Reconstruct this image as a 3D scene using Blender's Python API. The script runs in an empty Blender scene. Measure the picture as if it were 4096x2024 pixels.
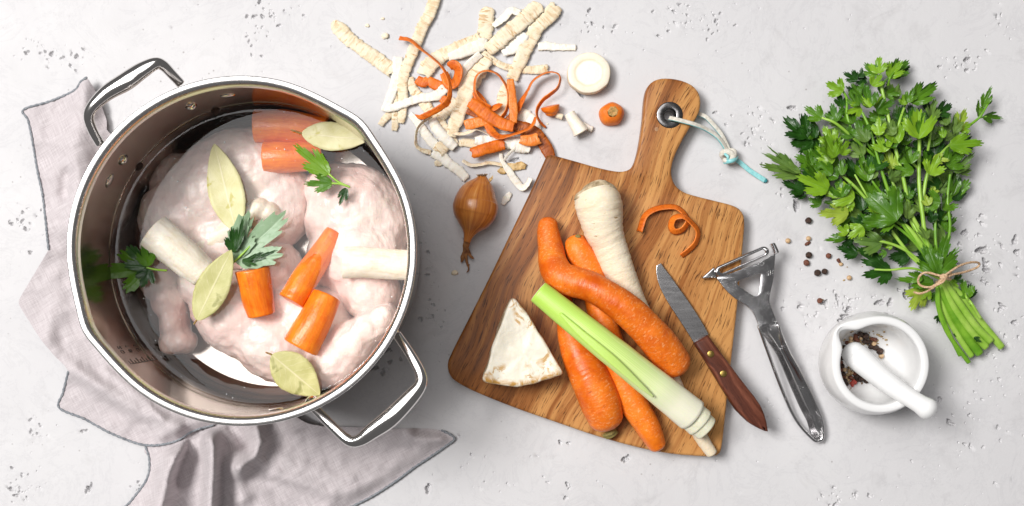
import bpy, bmesh, math, random
import numpy as np
from mathutils import Vector, Matrix, noise as mn
from mathutils.geometry import tessellate_polygon

# ------------------------------------------------------------------ camera, world, lights
scene = bpy.context.scene
col = scene.collection
FRAME_W, CAM_H = 0.85, 1.0            # metres of table across the picture, camera height above it
K = FRAME_W / 4096.0
CX, CY = 1980.0, 1200.0               # picture point straight below the lens

cam_d = bpy.data.cameras.new('camera')
cam_d.sensor_width = 36.0
cam_d.lens = 36.0 * CAM_H / FRAME_W
cam_d.shift_x = (2048 - CX) / 4096.0
cam_d.shift_y = (CY - 1012) / 4096.0
cam_d.clip_start, cam_d.clip_end = 0.05, 50
cam = bpy.data.objects.new('camera', cam_d)
cam.location = (0, 0, CAM_H)
col.objects.link(cam)
scene.camera = cam

world = bpy.data.worlds.new('World')
scene.world = world
world.use_nodes = True
bg = world.node_tree.nodes['Background']
bg.inputs['Color'].default_value = (1.0, 0.985, 0.99, 1)
bg.inputs['Strength'].default_value = 0.13

def area_light(name, loc, target, sx, sy, power, color=(1, 1, 1)):
    d = bpy.data.lights.new(name, 'AREA')
    d.shape = 'RECTANGLE'; d.size = sx; d.size_y = sy
    d.energy = power; d.color = color
    o = bpy.data.objects.new(name, d)
    o.location = loc
    v = Vector(target) - Vector(loc)
    o.rotation_euler = v.to_track_quat('-Z', 'Y').to_euler()
    col.objects.link(o)
    return o
area_light('softbox', (-2.55, 0.95, 4.20), (0.0, 0.0, 0.0), 1.60, 1.55, 250.0, (1.0, 0.985, 0.965))
area_light('overhead_diffuser', (-0.95, 0.98, 2.80), (-0.95, 0.98, 0.0), 2.3, 2.3, 56.0, (1.0, 0.99, 0.99))

scene.view_settings.view_transform = 'Standard'
scene.view_settings.look = 'None'
scene.view_settings.exposure = -0.04
scene.view_settings.gamma = 1.0
scene.view_settings.use_curve_mapping = False
scene.cycles.max_bounces = 10
scene.cycles.transparent_max_bounces = 12

# ------------------------------------------------------------------ small helpers
def P(x, y, z=0.0):
    """picture point (4096 wide) at height z metres -> place on the table"""
    s = K * (CAM_H - z) / CAM_H
    return Vector(((x - CX) * s, -(y - CY) * s, z))
def px(r, z=0.0):
    return r * K * (CAM_H - z) / CAM_H
def nz(x, y=0.0, z=0.0):
    return mn.noise(Vector((x, y, z)))
def lerp(a, b, t): return a + (b - a) * t
def sstep(a, b, x):
    t = min(1.0, max(0.0, (x - a) / (b - a))); return t * t * (3 - 2 * t)

def spline(pts, n):
    """Catmull-Rom through tuples, n samples evenly spaced by length of the first 3 fields"""
    A = np.array(pts, float)
    if len(A) == 2:
        t = np.linspace(0, 1, n)[:, None]; return A[0] * (1 - t) + A[1] * t
    Q = np.vstack([2 * A[0] - A[1], A, 2 * A[-1] - A[-2]])
    out = []
    for i in range(1, len(Q) - 2):
        p0, p1, p2, p3 = Q[i - 1], Q[i], Q[i + 1], Q[i + 2]
        for t in np.linspace(0, 1, 14, endpoint=False):
            out.append(0.5 * (2 * p1 + (p2 - p0) * t + (2 * p0 - 5 * p1 + 4 * p2 - p3) * t * t + (3 * p1 - p0 - 3 * p2 + p3) * t ** 3))
    out.append(A[-1]); out = np.array(out)
    d = np.r_[0, np.cumsum(np.linalg.norm(np.diff(out[:, :3], axis=0), axis=1))]
    s = np.linspace(0, d[-1], n)
    return np.stack([np.interp(s, d, out[:, k]) for k in range(out.shape[1])], 1)

class Geo:
    def __init__(self): self.v = []; self.f = []; self.uv = []; self.mi = []
    def add(self, verts, faces, uvs=None, mi=0):
        b = len(self.v)
        self.v += [tuple(p) for p in verts]
        for i, f in enumerate(faces):
            self.f.append(tuple(b + k for k in f))
            self.uv.append([uvs[k] for k in f] if uvs is not None else [(0, 0)] * len(f))
            self.mi.append(mi[i] if isinstance(mi, (list, tuple)) else mi)
        return b

def wloc(o):
    v = Vector(o.location)
    while o.parent: o = o.parent; v += Vector(o.location)
    return v

def emit(name, geo, mats, parent=None, label=None, cat=None, group=None, kind=None, smooth=True, loc=None):
    V = np.array(geo.v, float)
    if loc is None:
        c = (V.max(0) + V.min(0)) / 2; loc = Vector((c[0], c[1], V[:, 2].min() if parent is None else c[2]))
    loc = Vector(loc)
    me = bpy.data.meshes.new(name)
    me.from_pydata([tuple(p) for p in (V - np.array(loc))], [], geo.f)
    ul = me.uv_layers.new(name='UVMap')
    flat = [c for f in geo.uv for uv in f for c in uv]
    ul.data.foreach_set('uv', flat)
    if not isinstance(mats, (list, tuple)): mats = [mats]
    for m in mats: me.materials.append(m)
    me.polygons.foreach_set('material_index', geo.mi)
    me.polygons.foreach_set('use_smooth', [smooth] * len(geo.f))
    me.update()
    o = bpy.data.objects.new(name, me)
    col.objects.link(o)
    if parent is not None:
        o.parent = parent; o.location = loc - wloc(parent)
    else: o.location = loc
    tag(o, label, cat, group, kind)
    return o

def tag(o, label=None, cat=None, group=None, kind=None):
    if label: o['label'] = label
    if cat: o['category'] = cat
    if group: o['group'] = group
    if kind: o['kind'] = kind

def thing(name, label, cat, loc, group=None):
    o = bpy.data.objects.new(name, None); col.objects.link(o)
    o.empty_display_size = 0.01
    o.location = loc; tag(o, label, cat, group); return o

# ------------------------------------------------------------------ material helpers
class Mat:
    def __init__(self, name, base=(.5, .5, .5), rough=.5, metal=0.0, spec=.5, **kw):
        self.m = bpy.data.materials.new(name); self.m.use_nodes = True
        self.nt = self.m.node_tree; self.n = self.nt.nodes; self.b = self.n['Principled BSDF']
        self.set('Base Color', base); self.set('Roughness', rough); self.set('Metallic', metal); self.set('Specular IOR Level', spec)
        for k, v in kw.items(): self.set(k.replace('_', ' '), v)
        self.tc = None; self.last_bump = None
    def set(self, sock, v, node=None):
        s = (node or self.b).inputs[sock]
        if hasattr(v, 'is_output'): self.nt.links.new(v, s)
        elif isinstance(v, (tuple, list)) and len(v) == 3 and s.type == 'RGBA': s.default_value = (*v, 1)
        else: s.default_value = v
    def coord(self, kind='Object', scale=(1, 1, 1), rot=0.0):
        if self.tc is None: self.tc = self.n.new('ShaderNodeTexCoord')
        mp = self.n.new('ShaderNodeMapping'); mp.inputs['Scale'].default_value = scale
        mp.inputs['Rotation'].default_value = (0, 0, rot)
        self.nt.links.new(self.tc.outputs[kind], mp.inputs['Vector']); return mp.outputs['Vector']
    def wcoord(self, scale=(1, 1, 1), rot=0.0):
        g = self.n.new('ShaderNodeNewGeometry'); mp = self.n.new('ShaderNodeMapping')
        mp.inputs['Scale'].default_value = scale; mp.inputs['Rotation'].default_value = (0, 0, rot)
        self.nt.links.new(g.outputs['Position'], mp.inputs['Vector']); return mp.outputs['Vector']
    def noise(self, vec, scale=5, detail=4, rough=.55, dist=0.0):
        t = self.n.new('ShaderNodeTexNoise'); self.set('Scale', scale, t); self.set('Detail', detail, t); self.set('Roughness', rough, t); self.set('Distortion', dist, t)
        self.nt.links.new(vec, t.inputs['Vector']); return t.outputs['Fac']
    def voro(self, vec, scale=5, feature='F1', rnd=1.0):
        t = self.n.new('ShaderNodeTexVoronoi'); t.feature = feature; self.set('Scale', scale, t); self.set('Randomness', rnd, t)
        self.nt.links.new(vec, t.inputs['Vector']); return t.outputs['Distance']
    def wave(self, vec, scale=5, dist=2, detail=2, dscale=1, kind='BANDS', dirn='X'):
        t = self.n.new('ShaderNodeTexWave'); t.wave_type = kind
        if kind == 'BANDS': t.bands_direction = dirn
        self.set('Scale', scale, t); self.set('Distortion', dist, t); self.set('Detail', detail, t); self.set('Detail Scale', dscale, t)
        self.nt.links.new(vec, t.inputs['Vector']); return t.outputs['Fac']
    def ramp(self, fac, stops):
        r = self.n.new('ShaderNodeValToRGB'); e = r.color_ramp.elements
        while len(e) < len(stops): e.new(.5)
        for i, (p, c) in enumerate(stops):
            e[i].position = p; e[i].color = (*c, 1) if isinstance(c, (tuple, list)) else (c, c, c, 1)
        self.nt.links.new(fac, r.inputs['Fac']); return r.outputs['Color']
    def math(self, op, a, b=0.0):
        m = self.n.new('ShaderNodeMath'); m.operation = op
        for i, v in enumerate((a, b)):
            if hasattr(v, 'is_output'): self.nt.links.new(v, m.inputs[i])
            else: m.inputs[i].default_value = v
        return m.outputs[0]
    def mix(self, fac, a, b, blend='MIX'):
        m = self.n.new('ShaderNodeMix'); m.data_type = 'RGBA'; m.blend_type = blend
        for s, v in ((m.inputs[0], fac), (m.inputs[6], a), (m.inputs[7], b)):
            if hasattr(v, 'is_output'): self.nt.links.new(v, s)
            elif isinstance(v, (tuple, list)): s.default_value = (*v, 1)
            else: s.default_value = v
        return m.outputs[2]
    def sep(self, vec):
        s = self.n.new('ShaderNodeSeparateXYZ'); self.nt.links.new(vec, s.inputs[0]); return s.outputs
    def comb(self, x, y, z=0.0):
        s = self.n.new('ShaderNodeCombineXYZ')
        for i, v in enumerate((x, y, z)):
            if hasattr(v, 'is_output'): self.nt.links.new(v, s.inputs[i])
            else: s.inputs[i].default_value = v
        return s.outputs[0]
    def bump(self, h, strength=.3, dist=.001):
        b = self.n.new('ShaderNodeBump'); b.inputs['Strength'].default_value = strength; b.inputs['Distance'].default_value = dist
        self.nt.links.new(h, b.inputs['Height'])
        if self.last_bump is not None: self.nt.links.new(self.last_bump, b.inputs['Normal'])
        self.last_bump = b.outputs['Normal']; self.nt.links.new(self.last_bump, self.b.inputs['Normal'])
    def objrand(self):
        return self.n.new('ShaderNodeObjectInfo').outputs['Random']
# ------------------------------------------------------------------ materials
def mk_table():
    m = Mat('grey_concrete', rough=.55, spec=.35)
    w = m.wcoord()
    big = m.noise(w, 5, 5, .6); mid = m.noise(w, 28, 6, .65, .6); fine = m.noise(w, 420, 4, .6)
    c = m.ramp(big, [(.3, (.575, .565, .575)), (.7, (.635, .625, .63))])
    veins = m.ramp(m.noise(w, 16, 9, .72, 1.4), [(.48, (1, 1, 1)), (.5, (.87, .87, .88)), (.52, (1, 1, 1))])
    c = m.mix(.55, c, veins, 'MULTIPLY')
    spots = m.ramp(mid, [(.28, (.76, .75, .75)), (.42, (1, 1, 1))])
    c = m.mix(.5, c, spots, 'MULTIPLY')
    dots = m.ramp(m.voro(w, 95), [(.05, (.55, .52, .5)), (.09, (1, 1, 1))])
    dm = m.ramp(m.noise(w, 9, 2), [(.5, 0.0), (.62, 1.0)])
    c = m.mix(m.math('MULTIPLY', dm, .8), c, m.mix(1.0, c, dots, 'MULTIPLY'))
    m.set('Base Color', c)
    m.set('Roughness', m.ramp(mid, [(.3, .5), (.7, .68)]))
    m.bump(m.noise(w, 60, 8, .7, .8), .16, .0025)
    m.bump(fine, .10, .0006)
    return m.m
def mk_steel(name, base, rough, stretch=None, amt=.06, bk=.035):
    m = Mat(name, base, rough, 1.0)
    v = m.coord('Object', stretch or (300, 300, 3000))
    n = m.noise(v, 1, 3, .6)
    m.set('Roughness', m.math('ADD', m.math('MULTIPLY', n, amt * 2), rough - amt))
    sm = m.noise(m.coord('Object'), 22, 5, .6, .8)
    m.set('Base Color', m.mix(m.ramp(sm, [(.35, 0.0), (.7, .35)]), base, tuple(c * .72 for c in base)))
    m.bump(n, bk, .0004)
    return m.m
def mk_water():
    m = Mat('pot_water')
    nt = m.nt; n = m.n; n.remove(m.b)
    out = [x for x in n if x.type == 'OUTPUT_MATERIAL'][0]
    tr = n.new('ShaderNodeBsdfTransparent'); tr.inputs[0].default_value = (.965, .955, .95, 1)
    gl = n.new('ShaderNodeBsdfGlossy'); gl.inputs['Roughness'].default_value = .012
    fr = n.new('ShaderNodeFresnel'); fr.inputs['IOR'].default_value = 1.48
    mx = n.new('ShaderNodeMixShader')
    bp = n.new('ShaderNodeBump'); bp.inputs['Strength'].default_value = .10; bp.inputs['Distance'].default_value = .001
    w = m.wcoord(); nt.links.new(m.noise(w, 26, 2), bp.inputs['Height'])
    nt.links.new(bp.outputs[0], gl.inputs['Normal'])
    nt.links.new(fr.outputs[0], mx.inputs[0]); nt.links.new(tr.outputs[0], mx.inputs[1]); nt.links.new(gl.outputs[0], mx.inputs[2])
    nt.links.new(mx.outputs[0], out.inputs[0])
    m2 = Mat('pot_water_depth'); n2 = m2.n; n2.remove(m2.b)
    o2 = [x for x in n2 if x.type == 'OUTPUT_MATERIAL'][0]
    t2 = n2.new('ShaderNodeBsdfTransparent'); t2.inputs[0].default_value = (1, 1, 1, 1)
    m2.nt.links.new(t2.outputs[0], o2.inputs[0])
    return m.m, m2.m
def mk_chicken():
    m = Mat('raw_chicken_skin', rough=.34, spec=.5)
    w = m.wcoord()
    a = m.noise(w, 16, 4, .6, .5); b = m.noise(w, 60, 6, .65, .4)
    c = m.ramp(a, [(.28, (.74, .46, .40)), (.41, (.82, .635, .575)), (.56, (.86, .735, .68)), (.74, (.85, .75, .63))])
    c = m.mix(m.ramp(b, [(.35, .4), (.55, 0.0)]), c, (.72, .47, .44))
    pores = m.ramp(m.voro(w, 420), [(.10, 1.0), (.2, 0.0)])
    c = m.mix(m.math('MULTIPLY', pores, .10), c, (.5, .3, .28))
    m.set('Base Color', c)
    m.set('Coat Weight', .12); m.set('Coat Roughness', .2)
    m.set('Subsurface Weight', .22); m.set('Subsurface Radius', (.9, .35, .25)); m.set('Subsurface Scale', .004)
    m.bump(m.noise(w, 48, 3, .55, .8), .40, .005)
    m.bump(m.noise(m.wcoord((1, .22, 1), .7), 130, 4, .6, .8), .32, .0026)
    m.bump(m.voro(m.wcoord((1, 1.7, 1), .6), 330), .06, .0010)
    return m.m
def mk_root(name, lo, hi, mark, pale, rough=.5, ring=1.0, bumpk=1.0, crown=None):
    """skin of a root: uv.x = length in metres, uv.y = round the root"""
    m = Mat(name, rough=rough, spec=.4)
    uv = m.coord('UV'); s = m.sep(uv)
    o = m.coord('Object')
    base = m.ramp(m.math('ADD', m.math('MULTIPLY', m.noise(o, 48, 5, .6, .5), .8), m.math('MULTIPLY', m.objrand(), .2)), [(.34, lo), (.64, hi)])
    rings = m.noise(m.comb(m.math('MULTIPLY', s[0], 420), m.math('MULTIPLY', s[1], 9), 0.0), 1.0, 3, .6)
    marks = m.ramp(rings, [(.64, 0.0), (.70, 1.0)])
    brk = m.ramp(m.noise(o, 130, 2), [(.44, 0.0), (.60, 1.0)])
    c = m.mix(m.math('MULTIPLY', m.math('MULTIPLY', marks, brk), .85 * ring), base, mark)
    frizz = m.ramp(m.noise(m.comb(m.math('MULTIPLY', s[0], 700), m.math('MULTIPLY', s[1], 26), 0.0), 1, 4, .7, .5), [(.54, 0.0), (.66, 1.0)])
    patch = m.ramp(m.noise(o, 45, 3), [(.36, 0.0), (.56, 1.0)])
    c = m.mix(m.math('MULTIPLY', m.math('MULTIPLY', frizz, patch), .62), c, pale)
    m.set('Base Color', c)
    m.set('Roughness', m.ramp(patch, [(0, rough - .1), (1, rough + .15)]))
    m.set('Subsurface Weight', .12); m.set('Subsurface Radius', (1, .5, .2)); m.set('Subsurface Scale', .002)
    m.bump(rings, .40 * bumpk, .0014)
    m.bump(m.noise(o, 260, 4, .65), .28 * bumpk, .0009)
    return m.m
def mk_flesh(name, lo, hi, rough=.3, streak=1.0, sss=.15):
    m = Mat(name, rough=rough, spec=.5)
    s = m.sep(m.coord('UV')); o = m.coord('Object')
    st = m.noise(m.comb(m.math('MULTIPLY', s[0], 60), m.math('MULTIPLY', s[1], 40 * streak), 0.0), 1, 4, .6, .8)
    bl = m.noise(o, 70, 4, .6, .4)
    c = m.ramp(m.math('ADD', m.math('MULTIPLY', st, .5), m.math('MULTIPLY', bl, .5)), [(.36, lo), (.62, hi)])
    m.set('Base Color', c)
    m.set('Subsurface Weight', sss); m.set('Subsurface Radius', (1, .5, .2)); m.set('Subsurface Scale', .002)
    m.bump(m.noise(o, 240, 4, .65), .45, .0010); m.bump(bl, .4, .0022); m.bump(st, .3, .001)
    return m.m
def mk_peel(name, lo, hi, mark, rough=.6, amt=.8):
    m = Mat(name, rough=rough, spec=.3)
    s = m.sep(m.coord('UV')); rnd = m.objrand()
    off = m.math('MULTIPLY', rnd, 37.0)
    v = m.comb(m.math('ADD', m.math('MULTIPLY', s[0], 460), off), m.math('MULTIPLY', s[1], .7), off)
    n2 = m.noise(m.comb(m.math('ADD', m.math('MULTIPLY', s[0], 150), off), m.math('MULTIPLY', s[1], 1.8), off), 1.0, 3, .6, .6)
    n = m.math('ADD', m.math('MULTIPLY', m.noise(v, 1.0, 3, .6, .1), .5), m.math('MULTIPLY', n2, .5))
    base = m.ramp(m.noise(m.comb(m.math('MULTIPLY', s[0], 60), s[1], off), 1, 3), [(.3, lo), (.7, hi)])
    lines = m.ramp(m.noise(m.comb(m.math('ADD', m.math('MULTIPLY', s[0], 330), off), m.math('MULTIPLY', s[1], .9), off), 1.0, 3, .6), [(.60, 0.0), (.66, 1.0)])
    c = m.mix(m.math('MULTIPLY', lines, amt * .9), base, mark)
    c = m.mix(m.math('MULTIPLY', m.ramp(n, [(.40, 1.0), (.50, 0.0)]), .55 * amt), c, mark)
    m.set('Base Color', c)
    m.set('Subsurface Weight', .1); m.set('Subsurface Radius', (1, .6, .3)); m.set('Subsurface Scale', .001)
    m.bump(n, .85, .0015)
    return m.m
def mk_wood(name, ang, dark, mid, light, darkpore, sc=1.0, rough=.42, hasboard=True):
    """grain runs along direction ang (radians, table plane)"""
    m = Mat(name, rough=rough, spec=.22)
    w = m.wcoord((1, 1, 1), 0)
    ca, sa = math.cos(ang), math.sin(ang)
    s = m.sep(w)
    u = m.math('ADD', m.math('MULTIPLY', s[0], ca), m.math('MULTIPLY', s[1], sa))
    v = m.math('SUBTRACT', m.math('MULTIPLY', s[1], ca), m.math('MULTIPLY', s[0], sa))
    wob = m.noise(w, 9 * sc, 2)
    v2 = m.math('ADD', v, m.math('MULTIPLY', wob, .030 / sc))
    bands = m.noise(m.comb(m.math('MULTIPLY', u, 3.2 * sc), m.math('MULTIPLY', v2, 62 * sc), 0.0), 1, 5, .62, .25)
    bands2 = m.noise(m.comb(m.math('MULTIPLY', u, 7 * sc), m.math('MULTIPLY', v2, 260 * sc), 3.0), 1, 4, .6)
    tone = m.math('ADD', m.math('MULTIPLY', bands, .72), m.math('MULTIPLY', bands2, .28))
    if hasboard:   # heartwood darker towards the left rail, sapwood towards the handle and right: a property of the plank
        plank = m.ramp(m.noise(m.comb(m.math('MULTIPLY', u, .9), m.math('MULTIPLY', v2, 9), 5.0), 1, 1), [(.3, -.04), (.7, .05)])
        lin = m.math('MULTIPLY', m.math('ADD', v, BOARD_V0), -BOARD_VK)
        tone = m.math('ADD', m.math('ADD', tone, plank), lin)
    c = m.ramp(tone, [(.34, dark), (.47, mid), (.60, light)])
    pores = m.noise(m.comb(m.math('MULTIPLY', u, 75 * sc), m.math('MULTIPLY', v2, 950 * sc), 1.0), 1, 3, .6)
    pm = m.ramp(pores, [(.57, 0.0), (.64, 1.0)])
    c = m.mix(m.math('MULTIPLY', pm, .85), c, darkpore)
    m.set('Base Color', c)
    m.set('Roughness', m.math('ADD', m.math('MULTIPLY', bands2, .25), rough - .12))
    m.bump(pores, .15, -.0005); m.bump(bands2, .12, .0006)
    return m.m
BOARD_ANG = math.radians(66)
_bc = P(1560 * 1.59, 800 * 1.59)
BOARD_V0 = -(_bc.y * math.cos(BOARD_ANG) - _bc.x * math.sin(BOARD_ANG))
BOARD_VK = 0.65
def mk_leaf(name, top, pale, vein, rough=.38, veinamt=.55):
    m = Mat(name, rough=rough, spec=.42)
    s = m.sep(m.coord('UV')); o = m.coord('Object')
    ax = m.math('ABSOLUTE', s[0])
    lobe = m.math('MINIMUM', ax, m.math('ABSOLUTE', m.math('SUBTRACT', ax, .60)))
    mid = m.ramp(m.math('MULTIPLY', lobe, m.math('ADD', s[1], .15)), [(0.0, 1.0), (.03, .0)])
    sv = m.math('FRACT', m.math('MULTIPLY', m.math('SUBTRACT', s[1], m.math('MULTIPLY', lobe, 1.5)), 5.0))
    side = m.ramp(m.math('ABSOLUTE', m.math('SUBTRACT', sv, .5)), [(0.0, 1.0), (.07, 0.0)])
    vn = m.math('MAXIMUM', mid, m.math('MULTIPLY', side, .5))
    rnd = m.objrand()
    nn = m.math('ADD', m.math('MULTIPLY', m.noise(o, 70, 3), .7), m.math('MULTIPLY', rnd, .3))
    c = m.ramp(nn, [(.28, top), (.72, pale)])
    c = m.mix(m.math('MULTIPLY', vn, veinamt), c, vein)
    m.set('Base Color', c)
    m.set('Transmission Weight', 0.0)
    m.bump(vn, .35, -.0008); m.bump(m.noise(o, 300, 3), .25, .0006)
    # a leaf lets some light through
    nt = m.nt; n = m.n
    out = [x for x in n if x.type == 'OUTPUT_MATERIAL'][0]
    tl = n.new('ShaderNodeBsdfTranslucent'); nt.links.new(m.mix(.5, c, vein), tl.inputs['Color'])
    mx = n.new('ShaderNodeMixShader'); mx.inputs[0].default_value = .22
    nt.links.new(m.b.outputs[0], mx.inputs[1]); nt.links.new(tl.outputs[0], mx.inputs[2]); nt.links.new(mx.outputs[0], out.inputs[0])
    return m.m
def mk_bay(name, base, pale, vein, blot):
    m = Mat(name, rough=.5, spec=.35)
    s = m.sep(m.coord('UV')); o = m.coord('Object')
    ax = m.math('ABSOLUTE', s[0])
    mid = m.ramp(ax, [(0.0, 1.0), (.07, 0.0)])
    warp = m.math('MULTIPLY', m.noise(o, 90, 2), .18)
    sv = m.math('FRACT', m.math('MULTIPLY', m.math('ADD', m.math('SUBTRACT', s[1], m.math('MULTIPLY', ax, .22)), warp), 9.0))
    side = m.ramp(m.math('ABSOLUTE', m.math('SUBTRACT', sv, .5)), [(0.0, 1.0), (.06, 0.0)])
    vn = m.math('MAXIMUM', mid, m.math('MULTIPLY', side, .55))
    c = m.ramp(m.noise(o, 60, 4, .6), [(.3, base), (.7, pale)])
    c = m.mix(m.ramp(m.noise(o, 55, 3, .6, .6), [(.60, 0.0), (.66, .7)]), c, blot)
    c = m.mix(m.math('MULTIPLY', vn, .7), c, vein)
    m.set('Base Color', c)
    m.bump(vn, .3, .0006); m.bump(m.voro(o, 900), .15, .0004)
    return m.m
def mk_simple(name, a, b, scale=80, rough=.4, metal=0.0, bump=.2, dist=.0006, spec=.5, **kw):
    m = Mat(name, rough=rough, metal=metal, spec=spec, **kw)
    o = m.coord('Object'); n = m.noise(o, scale, 4, .6, .3)
    m.set('Base Color', m.ramp(n, [(.35, a), (.65, b)]))
    if bump: m.bump(n, bump, dist)
    return m.m
def mk_linen():
    m = Mat('grey_pink_linen', rough=.85, spec=.15)
    w = m.wcoord((1, 1, 1), math.radians(-28)); s = m.sep(w)
    wx = m.noise(m.comb(m.math('MULTIPLY', s[0], 60), m.math('MULTIPLY', s[1], 1300), 0.0), 1, 3, .6)
    wy = m.noise(m.comb(m.math('MULTIPLY', s[0], 1300), m.math('MULTIPLY', s[1], 60), 4.0), 1, 3, .6)
    c = m.ramp(m.math('ADD', m.math('MULTIPLY', wx, .5), m.math('MULTIPLY', wy, .5)), [(.36, (.45, .40, .41)), (.64, (.63, .58, .59))])
    m.set('Base Color', c)
    m.set('Sheen Weight', .15)
    h = m.math('ADD', wx, wy)
    m.bump(h, .45, .0008)
    m.bump(m.noise(m.wcoord(), 38, 5, .6, .6), .35, .004)
    return m.m
def mk_onion():
    m = Mat('onion_skin', rough=.28, spec=.5)
    s = m.sep(m.coord('UV'))
    st = m.noise(m.comb(m.math('MULTIPLY', s[0], 16), m.math('MULTIPLY', s[1], 34), 0.0), 1, 5, .65, .35)
    c = m.ramp(st, [(.26, (.22, .055, .010)), (.42, (.42, .125, .022)), (.6, (.58, .215, .042)), (.76, (.74, .38, .13))])
    lines = m.ramp(m.noise(m.comb(m.math('MULTIPLY', s[0], 4), m.math('MULTIPLY', s[1], 70), 2.0), 1, 2), [(.66, 0.0), (.70, 1.0)])
    c = m.mix(m.math('MULTIPLY', lines, .3), c, (.20, .045, .012))
    blot = m.ramp(m.noise(m.coord('Object'), 90, 3), [(.6, 0.0), (.75, .5)])
    c = m.mix(blot, c, (.27, .07, .02))
    m.set('Base Color', c); m.set('Coat Weight', .2); m.set('Coat Roughness', .25)
    m.bump(st, .25, .0008)
    return m.m
def mk_leek():
    m = Mat('leek_stalk', rough=.35, spec=.45)
    s = m.sep(m.coord('UV'))
    L = m.math('DIVIDE', s[0], .175)
    lin = m.noise(m.comb(m.math('MULTIPLY', s[0], 3), m.math('MULTIPLY', s[1], 90), 0.0), 1, 3, .6)
    c = m.ramp(L, [(0.0, (.46, .70, .10)), (.30, (.56, .76, .18)), (.58, (.70, .82, .36)), (.80, (.88, .86, .66)), (1.0, (.90, .86, .72))])
    c = m.mix(m.math('MULTIPLY', m.ramp(L, [(.45, 1.0), (.8, .12)]), m.ramp(lin, [(.42, .60), (.58, 0.0)])), c, m.mix(.55, c, (.33, .58, .06)))
    m.set('Base Color', c)
    m.set('Subsurface Weight', .15); m.set('Subsurface Radius', (.8, 1, .4)); m.set('Subsurface Scale', .002)
    m.bump(lin, .3, .0006)
    return m.m
def mk_celeriac():
    m = Mat('celeriac_flesh', rough=.5, spec=.4)
    o = m.coord('Object'); w = m.wcoord()
    c = m.ramp(m.noise(o, 40, 4), [(.3, (.79, .72, .59)), (.7, (.88, .83, .72))])
    spots = m.ramp(m.noise(o, 95, 5, .7, 1.2), [(.49, 0.0), (.58, 1.0)])
    zone = m.ramp(m.noise(m.coord('Object', (1, 1, 1)), 46, 2), [(.53, 0.0), (.63, 1.0)])
    c = m.mix(m.math('MULTIPLY', m.math('MULTIPLY', spots, .85), zone), c, (.55, .30, .07))
    s = m.sep(m.coord('UV'))        # uv.x: 0 centre .. 1 rim, uv.y: fraction round the outline
    rim = m.ramp(s[0], [(.74, 0.0), (.90, 1.0), (.97, .9), (1.0, .6)])
    arc = m.ramp(s[1], [(.30, 0.0), (.36, 1.0), (.66, 1.0), (.70, .0)])
    br = m.ramp(m.noise(o, 110, 4, .7, .8), [(.36, 0.0), (.55, 1.0)])
    c = m.mix(m.math('MULTIPLY', m.math('MULTIPLY', rim, arc), br), c, (.52, .27, .05))
    m.set('Base Color', c)
    m.set('Subsurface Weight', .15); m.set('Subsurface Radius', (1, .8, .5)); m.set('Subsurface Scale', .002)
    m.bump(m.noise(o, 60, 4, .6, .5), .5, .003)
    return m.m
def mk_chrome():
    m = Mat('scuffed_chrome', (.72, .71, .71), .14, 1.0)
    o = m.coord('Object')
    sp = m.ramp(m.voro(o, 1500), [(.18, 1.0), (.26, 0.0)])
    zone = m.ramp(m.noise(o, 50, 3), [(.5, 0.0), (.62, 1.0)])
    f = m.math('MULTIPLY', sp, zone)
    c = m.mix(m.ramp(m.noise(o, 120, 5, .65, .5), [(.4, 0.0), (.7, .5)]), (.66, .65, .655), (.46, .45, .45))
    m.set('Base Color', m.mix(f, c, (.95, .95, .95)))
    m.set('Roughness', m.math('ADD', m.math('MULTIPLY', m.noise(o, 160, 4), .22), .06))
    m.bump(m.noise(o, 500, 4, .7), .07, .0004); m.bump(f, .4, .0005)
    return m.m

M_TABLE = mk_table()
M_STEEL = mk_steel('pot_steel', (.56, .51, .465), .14, (500, 500, 500), .04, .008)
M_STEEL_WALL = mk_steel('brushed_pot_wall', (.56, .455, .39), .17, (20, 20, 4200), .07)
M_RIM = mk_steel('satin_steel_rim', (.80, .775, .755), .26, (200, 200, 200), .05)
M_POLISHED = mk_steel('polished_steel', (.78, .755, .735), .12, (120, 120, 120), .04)
M_WATER, M_WATER_IN = mk_water()
M_BUBBLE = Mat('bubble_film', (.9, .9, .9), .08, 0, .6).m
M_CHICKEN = mk_chicken()
M_CARROT = mk_root('carrot_skin', (.60, .092, .004), (.88, .215, .010), (.36, .050, .004), (.90, .46, .20), .38, 1.3, .9)
M_CARROT_FLESH = mk_flesh('peeled_carrot', (.76, .120, .004), (.95, .27, .014), .28)
M_CARROT_CUT = mk_flesh('cut_carrot_face', (.74, .135, .010), (.88, .24, .02), .35, .3)
M_CROWN = mk_simple('carrot_stem_scar', (.16, .13, .03), (.34, .26, .08), 160, .7, bump=.6, dist=.002)
M_PARSNIP = mk_root('parsnip_skin', (.76, .62, .43), (.86, .755, .58), (.36, .215, .08), (.89, .82, .68), .55, 1.0, 1.1)
M_PARSNIP_FLESH = mk_flesh('peeled_parsnip', (.78, .68, .52), (.90, .85, .75), .4, .6)
M_PARSNIP_CUT = mk_flesh('cut_parsnip_face', (.78, .68, .50), (.86, .80, .66), .5, .2)
M_PARSNIP_TOP = mk_simple('parsnip_crown', (.28, .20, .10), (.70, .57, .38), 150, .8, bump=.8, dist=.003)
M_PEEL_OUT = mk_peel('parsnip_peel_skin', (.78, .64, .44), (.87, .77, .60), (.50, .29, .10))
M_PEEL_IN = mk_peel('parsnip_peel_inside', (.84, .78, .68), (.90, .86, .78), (.72, .55, .33), .55, .35)
M_PEEL_BROWN = mk_peel('parsnip_peel_brown', (.55, .33, .10), (.76, .58, .33), (.30, .15, .04))
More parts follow.
